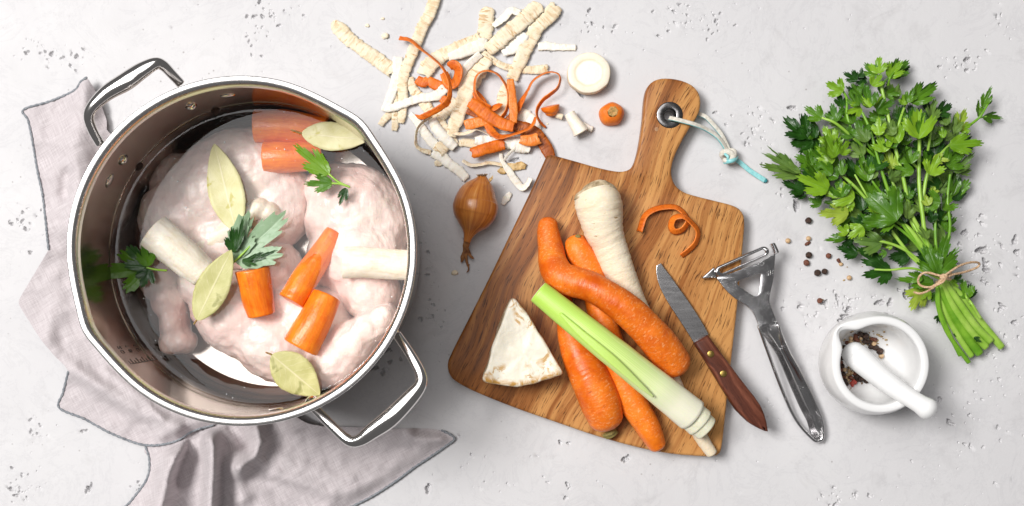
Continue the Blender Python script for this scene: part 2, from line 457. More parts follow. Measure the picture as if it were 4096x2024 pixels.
M_CPEEL_OUT = mk_peel('carrot_peel_skin', (.62, .12, .010), (.82, .21, .018), (.36, .05, .006), .42, .55)
M_CPEEL_IN = mk_peel('carrot_peel_inside', (.74, .19, .028), (.86, .27, .05), (.90, .42, .14), .3, .5)
M_CPEEL_BROWN = mk_peel('carrot_peel_brown', (.27, .06, .010), (.56, .15, .02), (.10, .02, .005), .4, .8)
M_BOARD = mk_wood('acacia_board', BOARD_ANG, (.110, .035, .009), (.31, .112, .029), (.56, .275, .090), (.045, .014, .005))
M_KNIFE_WOOD = mk_wood('knife_handle_wood', math.radians(-57), (.055, .014, .008), (.105, .030, .016), (.19, .062, .034), (.03, .008, .005), 2.2, .5, False)
M_BRASS = mk_simple('brass_rivet_metal', (.40, .27, .07), (.52, .37, .12), 200, .35, 1.0, .1)
M_BLADE = mk_steel('knife_blade_steel', (.47, .46, .46), .24, (60, 700, 700), .08, .004)
M_CHROME = mk_chrome()
M_GROMMET = mk_simple('dark_grommet_steel', (.17, .165, .165), (.27, .26, .26), 300, .22, 1.0, .06)
M_SUEDE = mk_simple('cream_suede', (.56, .52, .44), (.76, .72, .64), 400, .9, bump=.5, dist=.001)
M_AQUA = mk_simple('aqua_leather', (.19, .53, .55), (.36, .70, .70), 300, .5, bump=.3)
M_AQUA_END = mk_simple('aqua_leather_cut', (.02, .22, .25), (.06, .34, .37), 500, .7, bump=.5)
M_LINEN = mk_linen()
M_HEM = mk_simple('grey_hem_thread', (.15, .165, .185), (.34, .355, .375), 900, .9, bump=.8, dist=.001)
M_ONION = mk_onion()
M_ONION_DRY = mk_simple('dry_onion_neck', (.13, .045, .018), (.44, .20, .07), 120, .7, bump=.6, dist=.002)
M_ONION_ROOT = mk_simple('onion_root_hair', (.22, .13, .07), (.47, .33, .20), 300, .85, bump=.8, dist=.002)
M_LEEK = mk_leek()
M_LEEK_WHITE = mk_flesh('leek_inner_layer', (.76, .74, .52), (.87, .85, .68), .35, 2.5)
M_CELERIAC = mk_celeriac()
M_CELERIAC_SKIN = mk_simple('celeriac_side', (.42, .26, .10), (.80, .70, .54), 110, .6, bump=.5, dist=.002)
M_CERAMIC = Mat('white_porcelain', (.80, .797, .792), .16, 0, .5).m
M_PEPPER = mk_simple('black_peppercorn_skin', (.016, .009, .007), (.085, .040, .024), 700, .55, bump=1.0, dist=.002)
M_PEPPER_RED = mk_simple('brown_peppercorn_skin', (.10, .028, .016), (.24, .085, .045), 600, .55, bump=1.0, dist=.0015)
M_PEPPER_WHITE = mk_simple('white_peppercorn_skin', (.48, .30, .15), (.70, .50, .30), 400, .5, bump=.5, dist=.001)
M_PEPPER_PINK = mk_simple('pink_peppercorn_skin', (.26, .025, .02), (.55, .09, .06), 500, .4, bump=.6)
M_PEPPER_BIT = mk_simple('cracked_pepper', (.20, .11, .045), (.58, .43, .22), 500, .7, bump=.6)
M_TWINE = mk_simple('jute_twine', (.42, .24, .12), (.78, .56, .37), 700, .9, bump=1.0, dist=.001)
M_LEAF = [mk_leaf('parsley_dark', (.010, .050, .006), (.030, .110, .010), (.06, .17, .03), .30, .35),
          mk_leaf('parsley_mid', (.042, .140, .007), (.115, .27, .012), (.16, .34, .05), .30, .4),
          mk_leaf('parsley_bright', (.14, .31, .010), (.27, .47, .025), (.27, .48, .08), .30, .45),
          mk_leaf('parsley_yellow', (.26, .40, .03), (.42, .54, .06), (.46, .60, .14), .4, .4),
          mk_leaf('parsley_olive', (.10, .20, .032), (.18, .30, .05), (.06, .14, .03), .45, .5),
          mk_leaf('parsley_underside', (.27, .42, .24), (.40, .54, .35), (.50, .64, .45), .4, .5)]
M_STEM = mk_simple('parsley_stem_green', (.10, .27, .012), (.21, .42, .03), 60, .36, bump=.15)
M_STEM_PALE = mk_simple('parsley_stem_pale', (.24, .46, .04), (.38, .58, .10), 60, .36, bump=.15)
M_BAY = mk_bay('dried_bay_leaf', (.58, .54, .24), (.72, .68, .42), (.82, .75, .55), (.44, .39, .05))
M_BAY_GREEN = mk_bay('olive_bay_leaf', (.42, .41, .14), (.60, .57, .28), (.74, .68, .44), (.22, .22, .05))
M_BAY_STEM = mk_simple('bay_leaf_stalk', (.22, .12, .03), (.45, .30, .10), 300, .6)
M_MARK = mk_simple('etched_mark', (.06, .045, .035), (.10, .075, .06), 300, .5, bump=0)
# ------------------------------------------------------------------ shape builders
def tube(pts, n=48, seg=20, flat=1.0, cap0='round', cap1='round', caplen=.8, lump=0.0, lfreq=40, ring=0.0, rfreq=500,
         capmi=0, seed=0.0, geo=None, world=False, capin=0.0, rough_end=0.0, mi=0):
    """swept round body; pts = (x, y, z_m, r) in picture units unless world=True; flat scales the vertical radius"""
    if not world:
        q = []
        for p in pts:
            w = P(*p[:3]); q.append((w.x, w.y, w.z, px(p[3], p[2])))
        pts = q
    S = spline(pts, n)
    T = np.gradient(S[:, :3], axis=0); T /= np.linalg.norm(T, axis=1)[:, None]
    L = np.r_[0, np.cumsum(np.linalg.norm(np.diff(S[:, :3], axis=0), axis=1))]
    rings = []   # centre, tangent, radius, u, isCap
    def caprings(i, sign):
        r = S[i, 3]; out = []
        for a in (18, 36, 52, 66, 78, 86):
            a = math.radians(a)
            out.append((S[i, :3] + sign * T[i] * r * caplen * math.sin(a), T[i], r * math.cos(a), L[i] + sign * r * caplen * math.sin(a)))
        return out
    if cap0 == 'round': rings += list(reversed(caprings(0, -1)))
    for i in range(n): rings.append((S[i, :3], T[i], S[i, 3], L[i]))
    if cap1 == 'round': rings += caprings(n - 1, 1)
    g = geo or Geo()
    V, UV = [], []
    for c, t, r, u in rings:
        t = Vector(t); side = t.cross(Vector((0, 0, 1)))
        side = side.normalized() if side.length > 1e-4 else Vector((1, 0, 0))
        up = side.cross(t).normalized()
        for k in range(seg + 1):
            a = 2 * math.pi * (k % seg) / seg
            d = side * math.cos(a) + up * math.sin(a)
            rr = r
            if lump or ring:
                q = Vector(c) + d * r
                rr *= 1 + lump * mn.noise(q * lfreq + Vector((seed, 0, 0)))
                if ring:
                    h = mn.noise(Vector((u * rfreq, math.cos(a) * .8 + seed, math.sin(a) * .8)))
                    rr *= 1 + ring * min(h, .15)
            V.append(Vector(c) + side * math.cos(a) * rr + up * math.sin(a) * rr * flat)
            UV.append((u, k / seg))
    F, MI = [], []
    m = seg + 1
    for i in range(len(rings) - 1):
        for k in range(seg):
            F.append((i * m + k, i * m + k + 1, (i + 1) * m + k + 1, (i + 1) * m + k)); MI.append(mi)
    for end, kind, sgn in ((0, cap0, -1), (len(rings) - 1, cap1, 1)):
        c, t, r, u = rings[end]; b = end * m
        if kind == 'none': continue
        base = [V[b + k] for k in range(seg)]
        ctr = sum(base, Vector()) / seg
        if kind == 'flat':
            prev = [b + k for k in range(seg)]
            for fr, dz in ((.93, .035), (.5, .02 - capin), (.2, .02 - capin)):
                cur = []
                for k in range(seg):
                    jit = 1 + rough_end * mn.noise(Vector((k * .9, fr * 7, seed)))
                    V.append(ctr + (base[k] - ctr) * fr * jit + Vector(t) * sgn * r * dz * (1 + 3 * rough_end * mn.noise(Vector((k * 1.7, fr * 5, seed + 3)))))
                    UV.append((fr * .02, k / seg)); cur.append(len(V) - 1)
                for k in range(seg):
                    k2 = (k + 1) % seg
                    F.append((prev[k], prev[k2], cur[k2], cur[k]) if sgn > 0 else (prev[k2], prev[k], cur[k], cur[k2])); MI.append(capmi)
                prev = cur
        else:
            prev = [b + k for k in range(seg)]
        V.append(sum((V[k] for k in prev), Vector()) / seg); UV.append((u, .5)); ci = len(V) - 1
        for k in range(seg):
            k2 = (k + 1) % seg
            F.append((prev[k], prev[k2], ci) if sgn > 0 else (prev[k2], prev[k], ci)); MI.append(capmi if kind == 'flat' else mi)
    g.add(V, F, UV, MI)
    return g

def ribbon(pts, thick=.0006, jag=.12, jf=700, arch=.10, wrinkle=.0, n=None, seed=0.0, geo=None, mis=(0, 1), cross=6, tip0=.0, tip1=.0, lift=0.0):
    """strip of peel; pts = (x, y, z_m, width, roll_deg)"""
    q = []
    for p in pts:
        p = tuple(p) + (0,) * (5 - len(p))
        w = P(*p[:3]); q.append((w.x, w.y, w.z, px(p[3], p[2]), p[4]))
    if n is None:
        Ln = sum((Vector(a[:3]) - Vector(b[:3])).length for a, b in zip(q, q[1:])); n = max(14, min(110, int(Ln / .0013)))
    S = spline(q, n)
    T = np.gradient(S[:, :3], axis=0); T /= np.linalg.norm(T, axis=1)[:, None]
    L = np.r_[0, np.cumsum(np.linalg.norm(np.diff(S[:, :3], axis=0), axis=1))]
    V, UV = [], []
    m = cross
    for layer in (0, 1):
        for i in range(n):
            t = Vector(T[i]); side = t.cross(Vector((0, 0, 1))).normalized(); up = side.cross(t).normalized()
            a = math.radians(S[i, 4]); c = side * math.cos(a) + up * math.sin(a); nn = c.cross(t).normalized()
            w = S[i, 3]
            fr = i / (n - 1)
            if tip0 and fr < tip0: w *= .25 + .75 * math.sqrt(fr / tip0)
            if tip1 and fr > 1 - tip1: w *= .25 + .75 * math.sqrt((1 - fr) / tip1)
            for k in range(m):
                s = -1 + 2 * k / (m - 1)
                e = 1.0
                if abs(s) > .9:
                    e += jag * (mn.noise(Vector((L[i] * jf, s * 3, seed))) + .5 * mn.noise(Vector((L[i] * jf * 2.7, s * 5, seed + 9))))
                off = arch * w * (1 - s * s)
                if wrinkle: off += wrinkle * mn.noise(Vector((L[i] * 330, s * .6, seed + 4)))
                off += lift * w * mn.noise(Vector((L[i] * 60, s * .8, seed + 7)))
                endj = 0.0
                if i in (0, n - 1): endj = .18 * w * mn.noise(Vector((s * 2.5, seed, i)))
                p = Vector(S[i, :3]) + c * (s * .5 * w * e) + nn * (off + (0 if layer == 0 else -thick)) + t * endj
                if p.z < .0004: p.z = .0004 + (0.0 if layer else .0003)
                V.append(p); UV.append((L[i], s * .5 + .5))
    F, MI = [], []
    for i in range(n - 1):
        for k in range(m - 1):
            a = i * m + k
            F.append((a, a + 1, a + m + 1, a + m)); MI.append(mis[0])
            b = a + n * m
            F.append((b, b + m, b + m + 1, b + 1)); MI.append(mis[1])
    N = n * m
    for i in range(n - 1):
        for k in (0, m - 1):
            a = i * m + k
            F.append((a, a + m, a + m + N, a + N) if k == 0 else (a + m, a, a + N, a + m + N)); MI.append(mis[1])
    for k in range(m - 1):
        F.append((k + 1, k, k + N, k + 1 + N)); MI.append(mis[1])
        a = (n - 1) * m + k
        F.append((a, a + 1, a + 1 + N, a + N)); MI.append(mis[1])
    g = geo or Geo(); g.add(V, F, UV, MI); return g

def outline(pts, n, closed=True):
    """smooth closed outline through picture points"""
    A = np.array(pts + pts[:3] if closed else pts, float)
    k = len(pts); out = []
    for i in range(k):
        p0, p1, p2, p3 = A[(i - 1) % k], A[i], A[(i + 1) % k], A[(i + 2) % k]
        for t in np.linspace(0, 1, 10, endpoint=False):
            out.append(.5 * (2 * p1 + (p2 - p0) * t + (2 * p0 - 5 * p1 + 4 * p2 - p3) * t * t + (3 * p1 - p0 - 3 * p2 + p3) * t ** 3))
    out = np.array(out)
    d = np.r_[0, np.cumsum(np.linalg.norm(np.diff(np.vstack([out, out[:1]]), axis=0), axis=1))]
    s = np.linspace(0, d[-1], n, endpoint=False)
    o2 = np.vstack([out, out[:1]])
    return [(float(np.interp(v, d, o2[:, 0])), float(np.interp(v, d, o2[:, 1]))) for v in s]

def slab(loops, z0, z1, bev=.001, mi=0, geo=None, zf=None, edge_mi=None):
    """plate cut from outline loops (first outer, others holes) given at picture points as seen at its top, rounded edges"""
    g = geo or Geo()
    top_all, bot_all, V, F, MI = [], [], [], [], []
    for li, lp in enumerate(loops):
        W = [P(x, y, z1) for x, y in lp]
        k = len(W)
        area = sum(W[i].x * W[(i + 1) % k].y - W[(i + 1) % k].x * W[i].y for i in range(k))
        if (area > 0) == (li > 0): W.reverse()          # outer counter-clockwise, holes clockwise
        N = []
        for i in range(k):
            t = (W[(i + 1) % k] - W[i - 1]); t.z = 0; t.normalize(); N.append(Vector((t.y, -t.x, 0)))
        prof = [(bev, z0), (bev * .3, z0 + bev * .3), (0, z0 + bev)]
        prof += [(0, z1 - bev), (bev * .12, z1 - bev * .5), (bev * .45, z1 - bev * .14), (bev, z1)]
        rows = []
        for inset, z in prof:
            r = []
            for i in range(k):
                p = W[i] - N[i] * inset; dz = zf(p.x, p.y) if zf else 0.0
                V.append(Vector((p.x, p.y, z + dz))); r.append(len(V) - 1)
            rows.append(r)
        for a, b in zip(rows, rows[1:]):
            for i in range(k):
                j = (i + 1) % k; F.append((a[i], a[j], b[j], b[i])); MI.append(mi if edge_mi is None else edge_mi)
        top_all.append(rows[-1]); bot_all.append(rows[0])
    for rows, flip in ((top_all, False), (bot_all, True)):
        idx = [i for r in rows for i in r]
        for t in tessellate_polygon([[V[i] for i in r] for r in rows]):
            a, b, c = (idx[i] for i in t)
            nrm = (V[b] - V[a]).cross(V[c] - V[a]).z
            F.append((a, b, c) if (nrm > 0) != flip else (a, c, b)); MI.append(mi)
    g.add(V, F, [(p.x, p.y) for p in V], MI); return g

def lathe(prof, seg=96, rad=None, geo=None, centre=Vector((0, 0, 0)), mi=0, close=False):
    """prof = (r, z); rad(theta, r, z) may bend the radius"""
    g = geo or Geo(); V, F, UV = [], [], []
    m = seg + 1
    for j, (r, z) in enumerate(prof):
        for k in range(seg + 1):
            th = 2 * math.pi * (k % seg) / seg
            rr, zz = rad(th, r, z) if rad else (r, z)
            V.append(centre + Vector((rr * math.cos(th), rr * math.sin(th), zz))); UV.append((k / seg, j / len(prof)))
    for j in range(len(prof) - 1):
        for k in range(seg): F.append((j * m + k, j * m + k + 1, (j + 1) * m + k + 1, (j + 1) * m + k))
    g.add(V, F, UV, mi); return g

def ball(c, r, seg=14, rings=9, flat=(1, 1, 1), lump=0.0, lf=300, seed=0.0, geo=None, mi=0):
    g = geo or Geo(); V, F = [], []
    for i in range(rings + 1):
        ph = math.pi * i / rings
        for k in range(seg):
            th = 2 * math.pi * k / seg
            d = Vector((math.sin(ph) * math.cos(th), math.sin(ph) * math.sin(th), math.cos(ph)))
            rr = r * (1 + lump * mn.noise(d * r * lf + Vector((seed, seed * .7, 0))))
            V.append(c + Vector((d.x * flat[0], d.y * flat[1], d.z * flat[2])) * rr)
    for i in range(rings):
        for k in range(seg):
            a, b = i * seg + k, i * seg + (k + 1) % seg
            F.append((a, a + seg, b + seg, b))
    g.add(V, F, [(0, 0)] * len(V), mi); return g

def blob(parts, voxel=.0020, smooth=3, disp=0.0012, dfreq=70, fine=0.0005, ffreq=260):
    """one continuous body from overlapping ellipsoids: (x, y, z_m, rx, ry, rz_m, rot_deg) in picture units"""
    bm = bmesh.new()
    for x, y, z, rx, ry, rz, rot in parts:
        M = Matrix.Translation(P(x, y, z)) @ Matrix.Rotation(math.radians(-rot), 4, 'Z') @ Matrix.Diagonal((px(rx, z), px(ry, z), rz, 1))
        bmesh.ops.create_icosphere(bm, subdivisions=3, radius=1.0, matrix=M)
    me = bpy.data.meshes.new('body_source'); bm.to_mesh(me); bm.free()
    o = bpy.data.objects.new('body_source', me); col.objects.link(o)
    r = o.modifiers.new('r', 'REMESH'); r.mode = 'VOXEL'; r.voxel_size = voxel
    s = o.modifiers.new('s', 'SMOOTH'); s.iterations = smooth; s.factor = .6
    dg = bpy.context.evaluated_depsgraph_get()
    ev = o.evaluated_get(dg); m2 = ev.to_mesh()
    n = len(m2.vertices)
    co = np.zeros(n * 3); m2.vertices.foreach_get('co', co); co = co.reshape(-1, 3)
    no = np.zeros(n * 3); m2.vertices.foreach_get('normal', no); no = no.reshape(-1, 3)
    F = [tuple(p.vertices) for p in m2.polygons]
    ev.to_mesh_clear(); bpy.data.objects.remove(o); bpy.data.meshes.remove(me)
    for i in range(n):
        p = Vector(co[i])
        d = disp * (mn.noise(p * dfreq) + .6 * mn.noise(Vector((p.x, p.y, p.z)) * dfreq * 2.1)) + fine * (mn.noise(p * ffreq) + .5 * mn.noise(p * ffreq * 2))
        co[i] += no[i] * d
    co[:, 2] = np.maximum(co[:, 2], .0065)
    g = Geo(); g.add([tuple(c) for c in co], F); return g

def leaf_geo(base, tip, width, z0, z1, lobes='parsley', fold=.25, curl=.15, seed=0.0, n=None, tilt=0.0, geo=None, mi=0, thick=.00022, wav=.05):
    """one leaf from base to tip (picture units); width relative to length; a real sheet with thickness"""
    A = P(base[0], base[1], z0); B = P(tip[0], tip[1], z1)
    ax = B - A; L = ax.length; ax.normalize()
    side = ax.cross(Vector((0, 0, 1))).normalized(); up = side.cross(ax).normalized()
    if tilt:
        a = math.radians(tilt); side, up = side * math.cos(a) + up * math.sin(a), up * math.cos(a) - side * math.sin(a)
    J = 5 if lobes == 'bay' else 26
    n = (n or 32) if lobes == 'bay' else 6
    V, UV = [], []
    for layer in (0, 1):
        for i in range(n + 1):
            t = i / n
            for j in range(-J, J + 1):
                s = j / J
                sg = 1 if s >= 0 else -1
                if lobes == 'bay':
                    w = .5 * width * (math.sin(math.pi * min(1, t * 1.0) ** .85) ** .8 if 0 < t < 1 else 0.0)
                    w *= 1 + .035 * mn.noise(Vector((t * 22, sg, seed)))
                    x = s * w * L; y = t * L
                else:
                    # fan of three lobes with blunt teeth, seen from the leaf base
                    ph = s * math.radians(82); a = abs(ph)
                    l0 = .60 + .40 * math.exp(-(a / .40) ** 2)
                    pk = .86 + .07 * math.sin(seed * 3 + sg)
                    l1 = .58 + (.88 - .58) * math.exp(-((a - pk) / .36) ** 2)
                    r = max(l0, l1) if a < 1.05 else l1 * (1 - .55 * (a - 1.05) / .38)
                    r *= 1 - .34 * math.exp(-((a - .46 - .05 * math.sin(seed * 5 + sg)) / .06) ** 2) * t
                    tooth = abs(((a * 5.6 + .5 + .25 * sg * math.sin(seed)) % 1.0) - .5) * 2
                    r *= 1 - .20 * tooth ** 1.7 * (t ** 2) + .05 * mn.noise(Vector((ph * 2, seed, 0)))
                    r *= t
                    x = math.sin(ph) * r * L * width / 1.32; y = math.cos(ph) * r * L * (1 if a < .8 else 1)
                    skew = 0.0
                tt = y / L
                z = fold * abs(x) + curl * L * (tt * tt - tt) + wav * L * mn.noise(Vector((x / L * 4.2, tt * 4.2, seed))) * (0.3 + abs(x) / L * 2 + .4 * tt)
                p = A + ax * y + side * x + up * (z - (thick if layer else 0.0))
                if p.z < .0006: p.z = .0006 - (.0 if not layer else .0002)
                V.append(p); UV.append((s, t))
    m = 2 * J + 1; F = []
    N = (n + 1) * m
    for i in range(n):
        for k in range(m - 1):
            a = i * m + k
            F.append((a, a + 1, a + m + 1, a + m)); F.append((a + N, a + N + m, a + N + m + 1, a + N + 1))
        for k in (0, m - 1):
            a = i * m + k
            F.append((a, a + m, a + m + N, a + N) if k == 0 else (a + m, a, a + N, a + m + N))
    g = geo or Geo(); g.add(V, F, UV, mi); return g
# ------------------------------------------------------------------ the table top with its pits
def build_table():
    rng = random.Random(11)
    x0, x1, y0, y1, st = -160, 4256, -160, 2192, 2.0
    nx, ny = int((x1 - x0) / st), int((y1 - y0) / st)            # multiples of 8
    nx -= nx % 8; ny -= ny % 8
    H = np.zeros((ny + 1, nx + 1))
    pits = []
    D = 4096 / 2576
    def cluster(cx, cy, sx, sy, n, r0, r1):
        for _ in range(n):
            pits.append((rng.gauss(cx, sx) * D, rng.gauss(cy, sy) * D, lerp(r0, r1, rng.random() ** 2.6)))
    for c in ((105, 125, 32, 22, 26, 2, 9), (170, 150, 35, 18, 12, 1.5, 6), (60, 575, 20, 26, 22, 2, 10), (690, 40, 36, 24, 34, 2, 9), (650, 95, 18, 22, 16, 2, 6),
              (1770, 60, 52, 24, 46, 1.5, 8), (1700, 30, 20, 12, 12, 2, 9), (1500, 65, 34, 24, 18, 2, 9), (1930, 300, 38, 26, 26, 2, 8), (1900, 340, 24, 20, 10, 2, 7),
              (2420, 150, 30, 20, 20, 2, 7), (2440, 620, 44, 44, 44, 2, 11), (2500, 700, 50, 60, 32, 2, 9), (2130, 770, 50, 24, 44, 2, 10), (2060, 800, 30, 16, 14, 1.5, 6), (2030, 760, 30, 30, 10, 2, 5),
              (1095, 800, 22, 26, 18, 2, 8), (960, 905, 28, 30, 16, 3, 10), (1075, 670, 12, 22, 8, 2, 8), (90, 1075, 16, 20, 14, 2, 9), (65, 1225, 28, 22, 36, 2, 9), (345, 1220, 10, 8, 6, 3, 10),
              (1430, 1235, 8, 12, 4, 4, 10), (2120, 1245, 50, 16, 24, 2, 9), (2400, 1120, 60, 60, 22, 2, 8), (2420, 1010, 50, 40, 14, 2, 7), (2500, 1000, 40, 120, 22, 1.5, 7), (1230, 430, 14, 20, 6, 2, 5),
              (1080, 600, 20, 40, 12, 1.5, 4), (1980, 480, 30, 40, 14, 2, 7), (2520, 60, 30, 30, 8, 2, 7), (1940, 1010, 14, 40, 8, 2, 6), (2520, 860, 30, 40, 16, 2, 9), (2080, 560, 40, 60, 10, 1.5, 5),
              (1280, 300, 30, 60, 10, 1.5, 5), (1340, 1190, 60, 40, 10, 1.5, 5), (1200, 1180, 40, 40, 10, 2, 7)):
        cluster(*c)
    for x, y, r in ((2320, 370, 13), (2060, 640, 12), (3186, 822, 16), (3170, 432, 13), (3870, 240, 12), (3868, 283, 9), (3760, 268, 8), (3630, 1180, 16), (3645, 1150, 12), (3930, 1000, 18), (3945, 1075, 17), (3940, 1050, 13),
                    (3860, 930, 13), (4060, 960, 14), (4070, 1010, 13), (4060, 1290, 12), (4010, 1225, 12), (4000, 1240, 8), (330, 1725, 7), (345, 1722, 6), (355, 1955, 10), (365, 1943, 7), (345, 1965, 7), (470, 460, 0), (2500, 1838, 12), (2512, 1830, 10),
                    (2241, 1770, 8), (2275, 1773, 7), (3560, 1620, 7), (3760, 1600, 10), (3800, 1690, 12), (2265, 1905, 0), (2315, 1830, 0), (1710, 1960, 11), (1718, 1945, 9), (3380, 1270, 14), (3395, 1240, 13), (3300, 1210, 12), (3350, 1190, 10), (3520, 1210, 14), (3560, 1210, 12), (3390, 1270, 10), (3360, 1285, 10)):
        if r: pits.append((x, y, r))
    for _ in range(420): pits.append((rng.uniform(-150, 4250), rng.uniform(-150, 2180), rng.uniform(1.2, 2.8)))
    for cx, cy, r in pits:
        a = rng.uniform(0, math.pi); e = rng.uniform(1.0, 1.7); sd = rng.uniform(0, 99)
        R = r * 1.9 + 2
        i0, i1 = int((cx - R - x0) / st), int((cx + R - x0) / st) + 2
        j0, j1 = int((cy - R - y0) / st), int((cy + R - y0) / st) + 2
        i0, j0 = max(8, i0), max(8, j0); i1, j1 = min(nx - 8, i1), min(ny - 8, j1)
        if i1 <= i0 or j1 <= j0: continue
        X, Y = np.meshgrid(x0 + st * np.arange(i0, i1) - cx, y0 + st * np.arange(j0, j1) - cy)
        u = (X * math.cos(a) + Y * math.sin(a)) / e; v = (-X * math.sin(a) + Y * math.cos(a)) * e ** .4
        th = np.arctan2(v, u); d = np.hypot(u, v)
        rr = r * (1 + .22 * np.sin(2 * th + sd) + .16 * np.sin(3 * th + sd * 2) + .10 * np.sin(5 * th + sd * 3))
        q = np.clip(1 - d / rr, 0, 1)
        dep = K * r * 2.5 * np.clip(q * 3.6, 0, 1) * (.75 + .25 * np.sin(u * .5 + sd) * np.sin(v * .6 + sd))
        H[j0:j1, i0:i1] = np.minimum(H[j0:j1, i0:i1], -dep)
    g = Geo()
    bx, by = nx // 8, ny // 8
    xs = (x0 + st * np.arange(nx + 1) - CX) * K; ys = -(y0 + st * np.arange(ny + 1) - CY) * K
    vid = {}
    verts, faces = [], []
    def vert(i, j):
        k = (i, j)
        if k not in vid: vid[k] = len(verts); verts.append((xs[i], ys[j], H[j, i]))
        return vid[k]
    for b in range(by):
        for a in range(bx):
            i, j = a * 8, b * 8
            if np.any(H[j:j + 9, i:i + 9] < 0):
                for jj in range(j, j + 8):
                    for ii in range(i, i + 8):
                        faces.append((vert(ii, jj), vert(ii, jj + 1), vert(ii + 1, jj + 1), vert(ii + 1, jj)))
            else: faces.append((vert(i, j), vert(i, j + 8), vert(i + 8, j + 8), vert(i + 8, j)))
    X0, X1, Y0, Y1 = xs[0], xs[nx], ys[ny], ys[0]; B = .75
    o = len(verts)
    for X in (X0 - B, X0, X1, X1 + B):
        for Y in (Y0 - B, Y0, Y1, Y1 + B): verts.append((X, Y, 0.0))
    for a in range(3):
        for b in range(3):
            if (a, b) != (1, 1): faces.append((o + a * 4 + b, o + (a + 1) * 4 + b, o + (a + 1) * 4 + b + 1, o + a * 4 + b + 1))
    me = bpy.data.meshes.new('table_top'); me.from_pydata(verts, [], faces); me.materials.append(M_TABLE)
    me.polygons.foreach_set('use_smooth', [True] * len(faces))
    ob = bpy.data.objects.new('table_top', me); col.objects.link(ob)
    tag(ob, 'pale grey concrete table top pitted with small air holes', None, None, 'structure')
build_table()
# ------------------------------------------------------------------ napkin under the pot
def seg_dist(x, y, line):
    best = 1e9; bs = 0
    tot = 0
    for (ax, ay), (bx, by) in zip(line, line[1:]):
        dx, dy = bx - ax, by - ay; l2 = dx * dx + dy * dy
        t = max(0, min(1, ((x - ax) * dx + (y - ay) * dy) / l2)); qx, qy = ax + dx * t, ay + dy * t
        d = math.hypot(x - qx, y - qy)
        if d < best: best = d; bs = (dx * (y - ay) - dy * (x - ax)) > 0
    return best, bs
def in_poly(x, y, poly):
    c = False; j = len(poly) - 1
    for i in range(len(poly)):
        xi, yi = poly[i]; xj, yj = poly[j]
        if (yi > y) != (yj > y) and x < (xj - xi) * (y - yi) / (yj - yi) + xi: c = not c
        j = i
    return c
def cloth_patch(poly, zf, step, geo):
    """sheet with the given outline draped to height zf (picture units in, metres out)"""
    xs = [p[0] for p in poly]; ys = [p[1] for p in poly]
    x0, y0 = min(xs), min(ys); nx = int((max(xs) - x0) / step) + 2; ny = int((max(ys) - y0) / step) + 2
    bm = bmesh.new()
    inside = {}
    for j in range(ny):
        for i in range(nx):
            inside[i, j] = (x0 + i * step, y0 + j * step)
    # snap grid nodes near the outline onto it so that the border is clean
    B = np.array(poly); C = np.roll(B, -1, axis=0); E = C - B; L2 = (E ** 2).sum(1)
    pts, keep = {}, {}
    for (i, j), (x, y) in inside.items():
        q = np.array([x, y]); t = np.clip(((q - B) * E).sum(1) / L2, 0, 1); pr = B + E * t[:, None]
        d = np.hypot(*(pr - q).T); k = int(d.argmin())
        ins = in_poly(x, y, poly)
        if ins or d[k] < step * .72:
            if d[k] < step * .72 and not ins: x, y = pr[k]
            keep[i, j] = True; pts[i, j] = (x, y)
    vid, V, F = {}, [], []
    def vv(k):
        if k not in vid:
            x, y = pts[k]; z = max(.0012, zf(x, y)); vid[k] = len(V); V.append(P(x, y, z))
        return vid[k]
    for j in range(ny - 1):
        for i in range(nx - 1):
            ks = [(i, j), (i, j + 1), (i + 1, j + 1), (i + 1, j)]
            kk = [k for k in ks if k in keep]
            if len(kk) >= 3: F.append(tuple(vv(k) for k in kk))
    n = len(V); geo.add(V, F, [(p.x, p.y) for p in V])
    geo.add([p - Vector((0, 0, .0008)) for p in V], [tuple(reversed(f)) for f in F], [(p.x, p.y) for p in V])

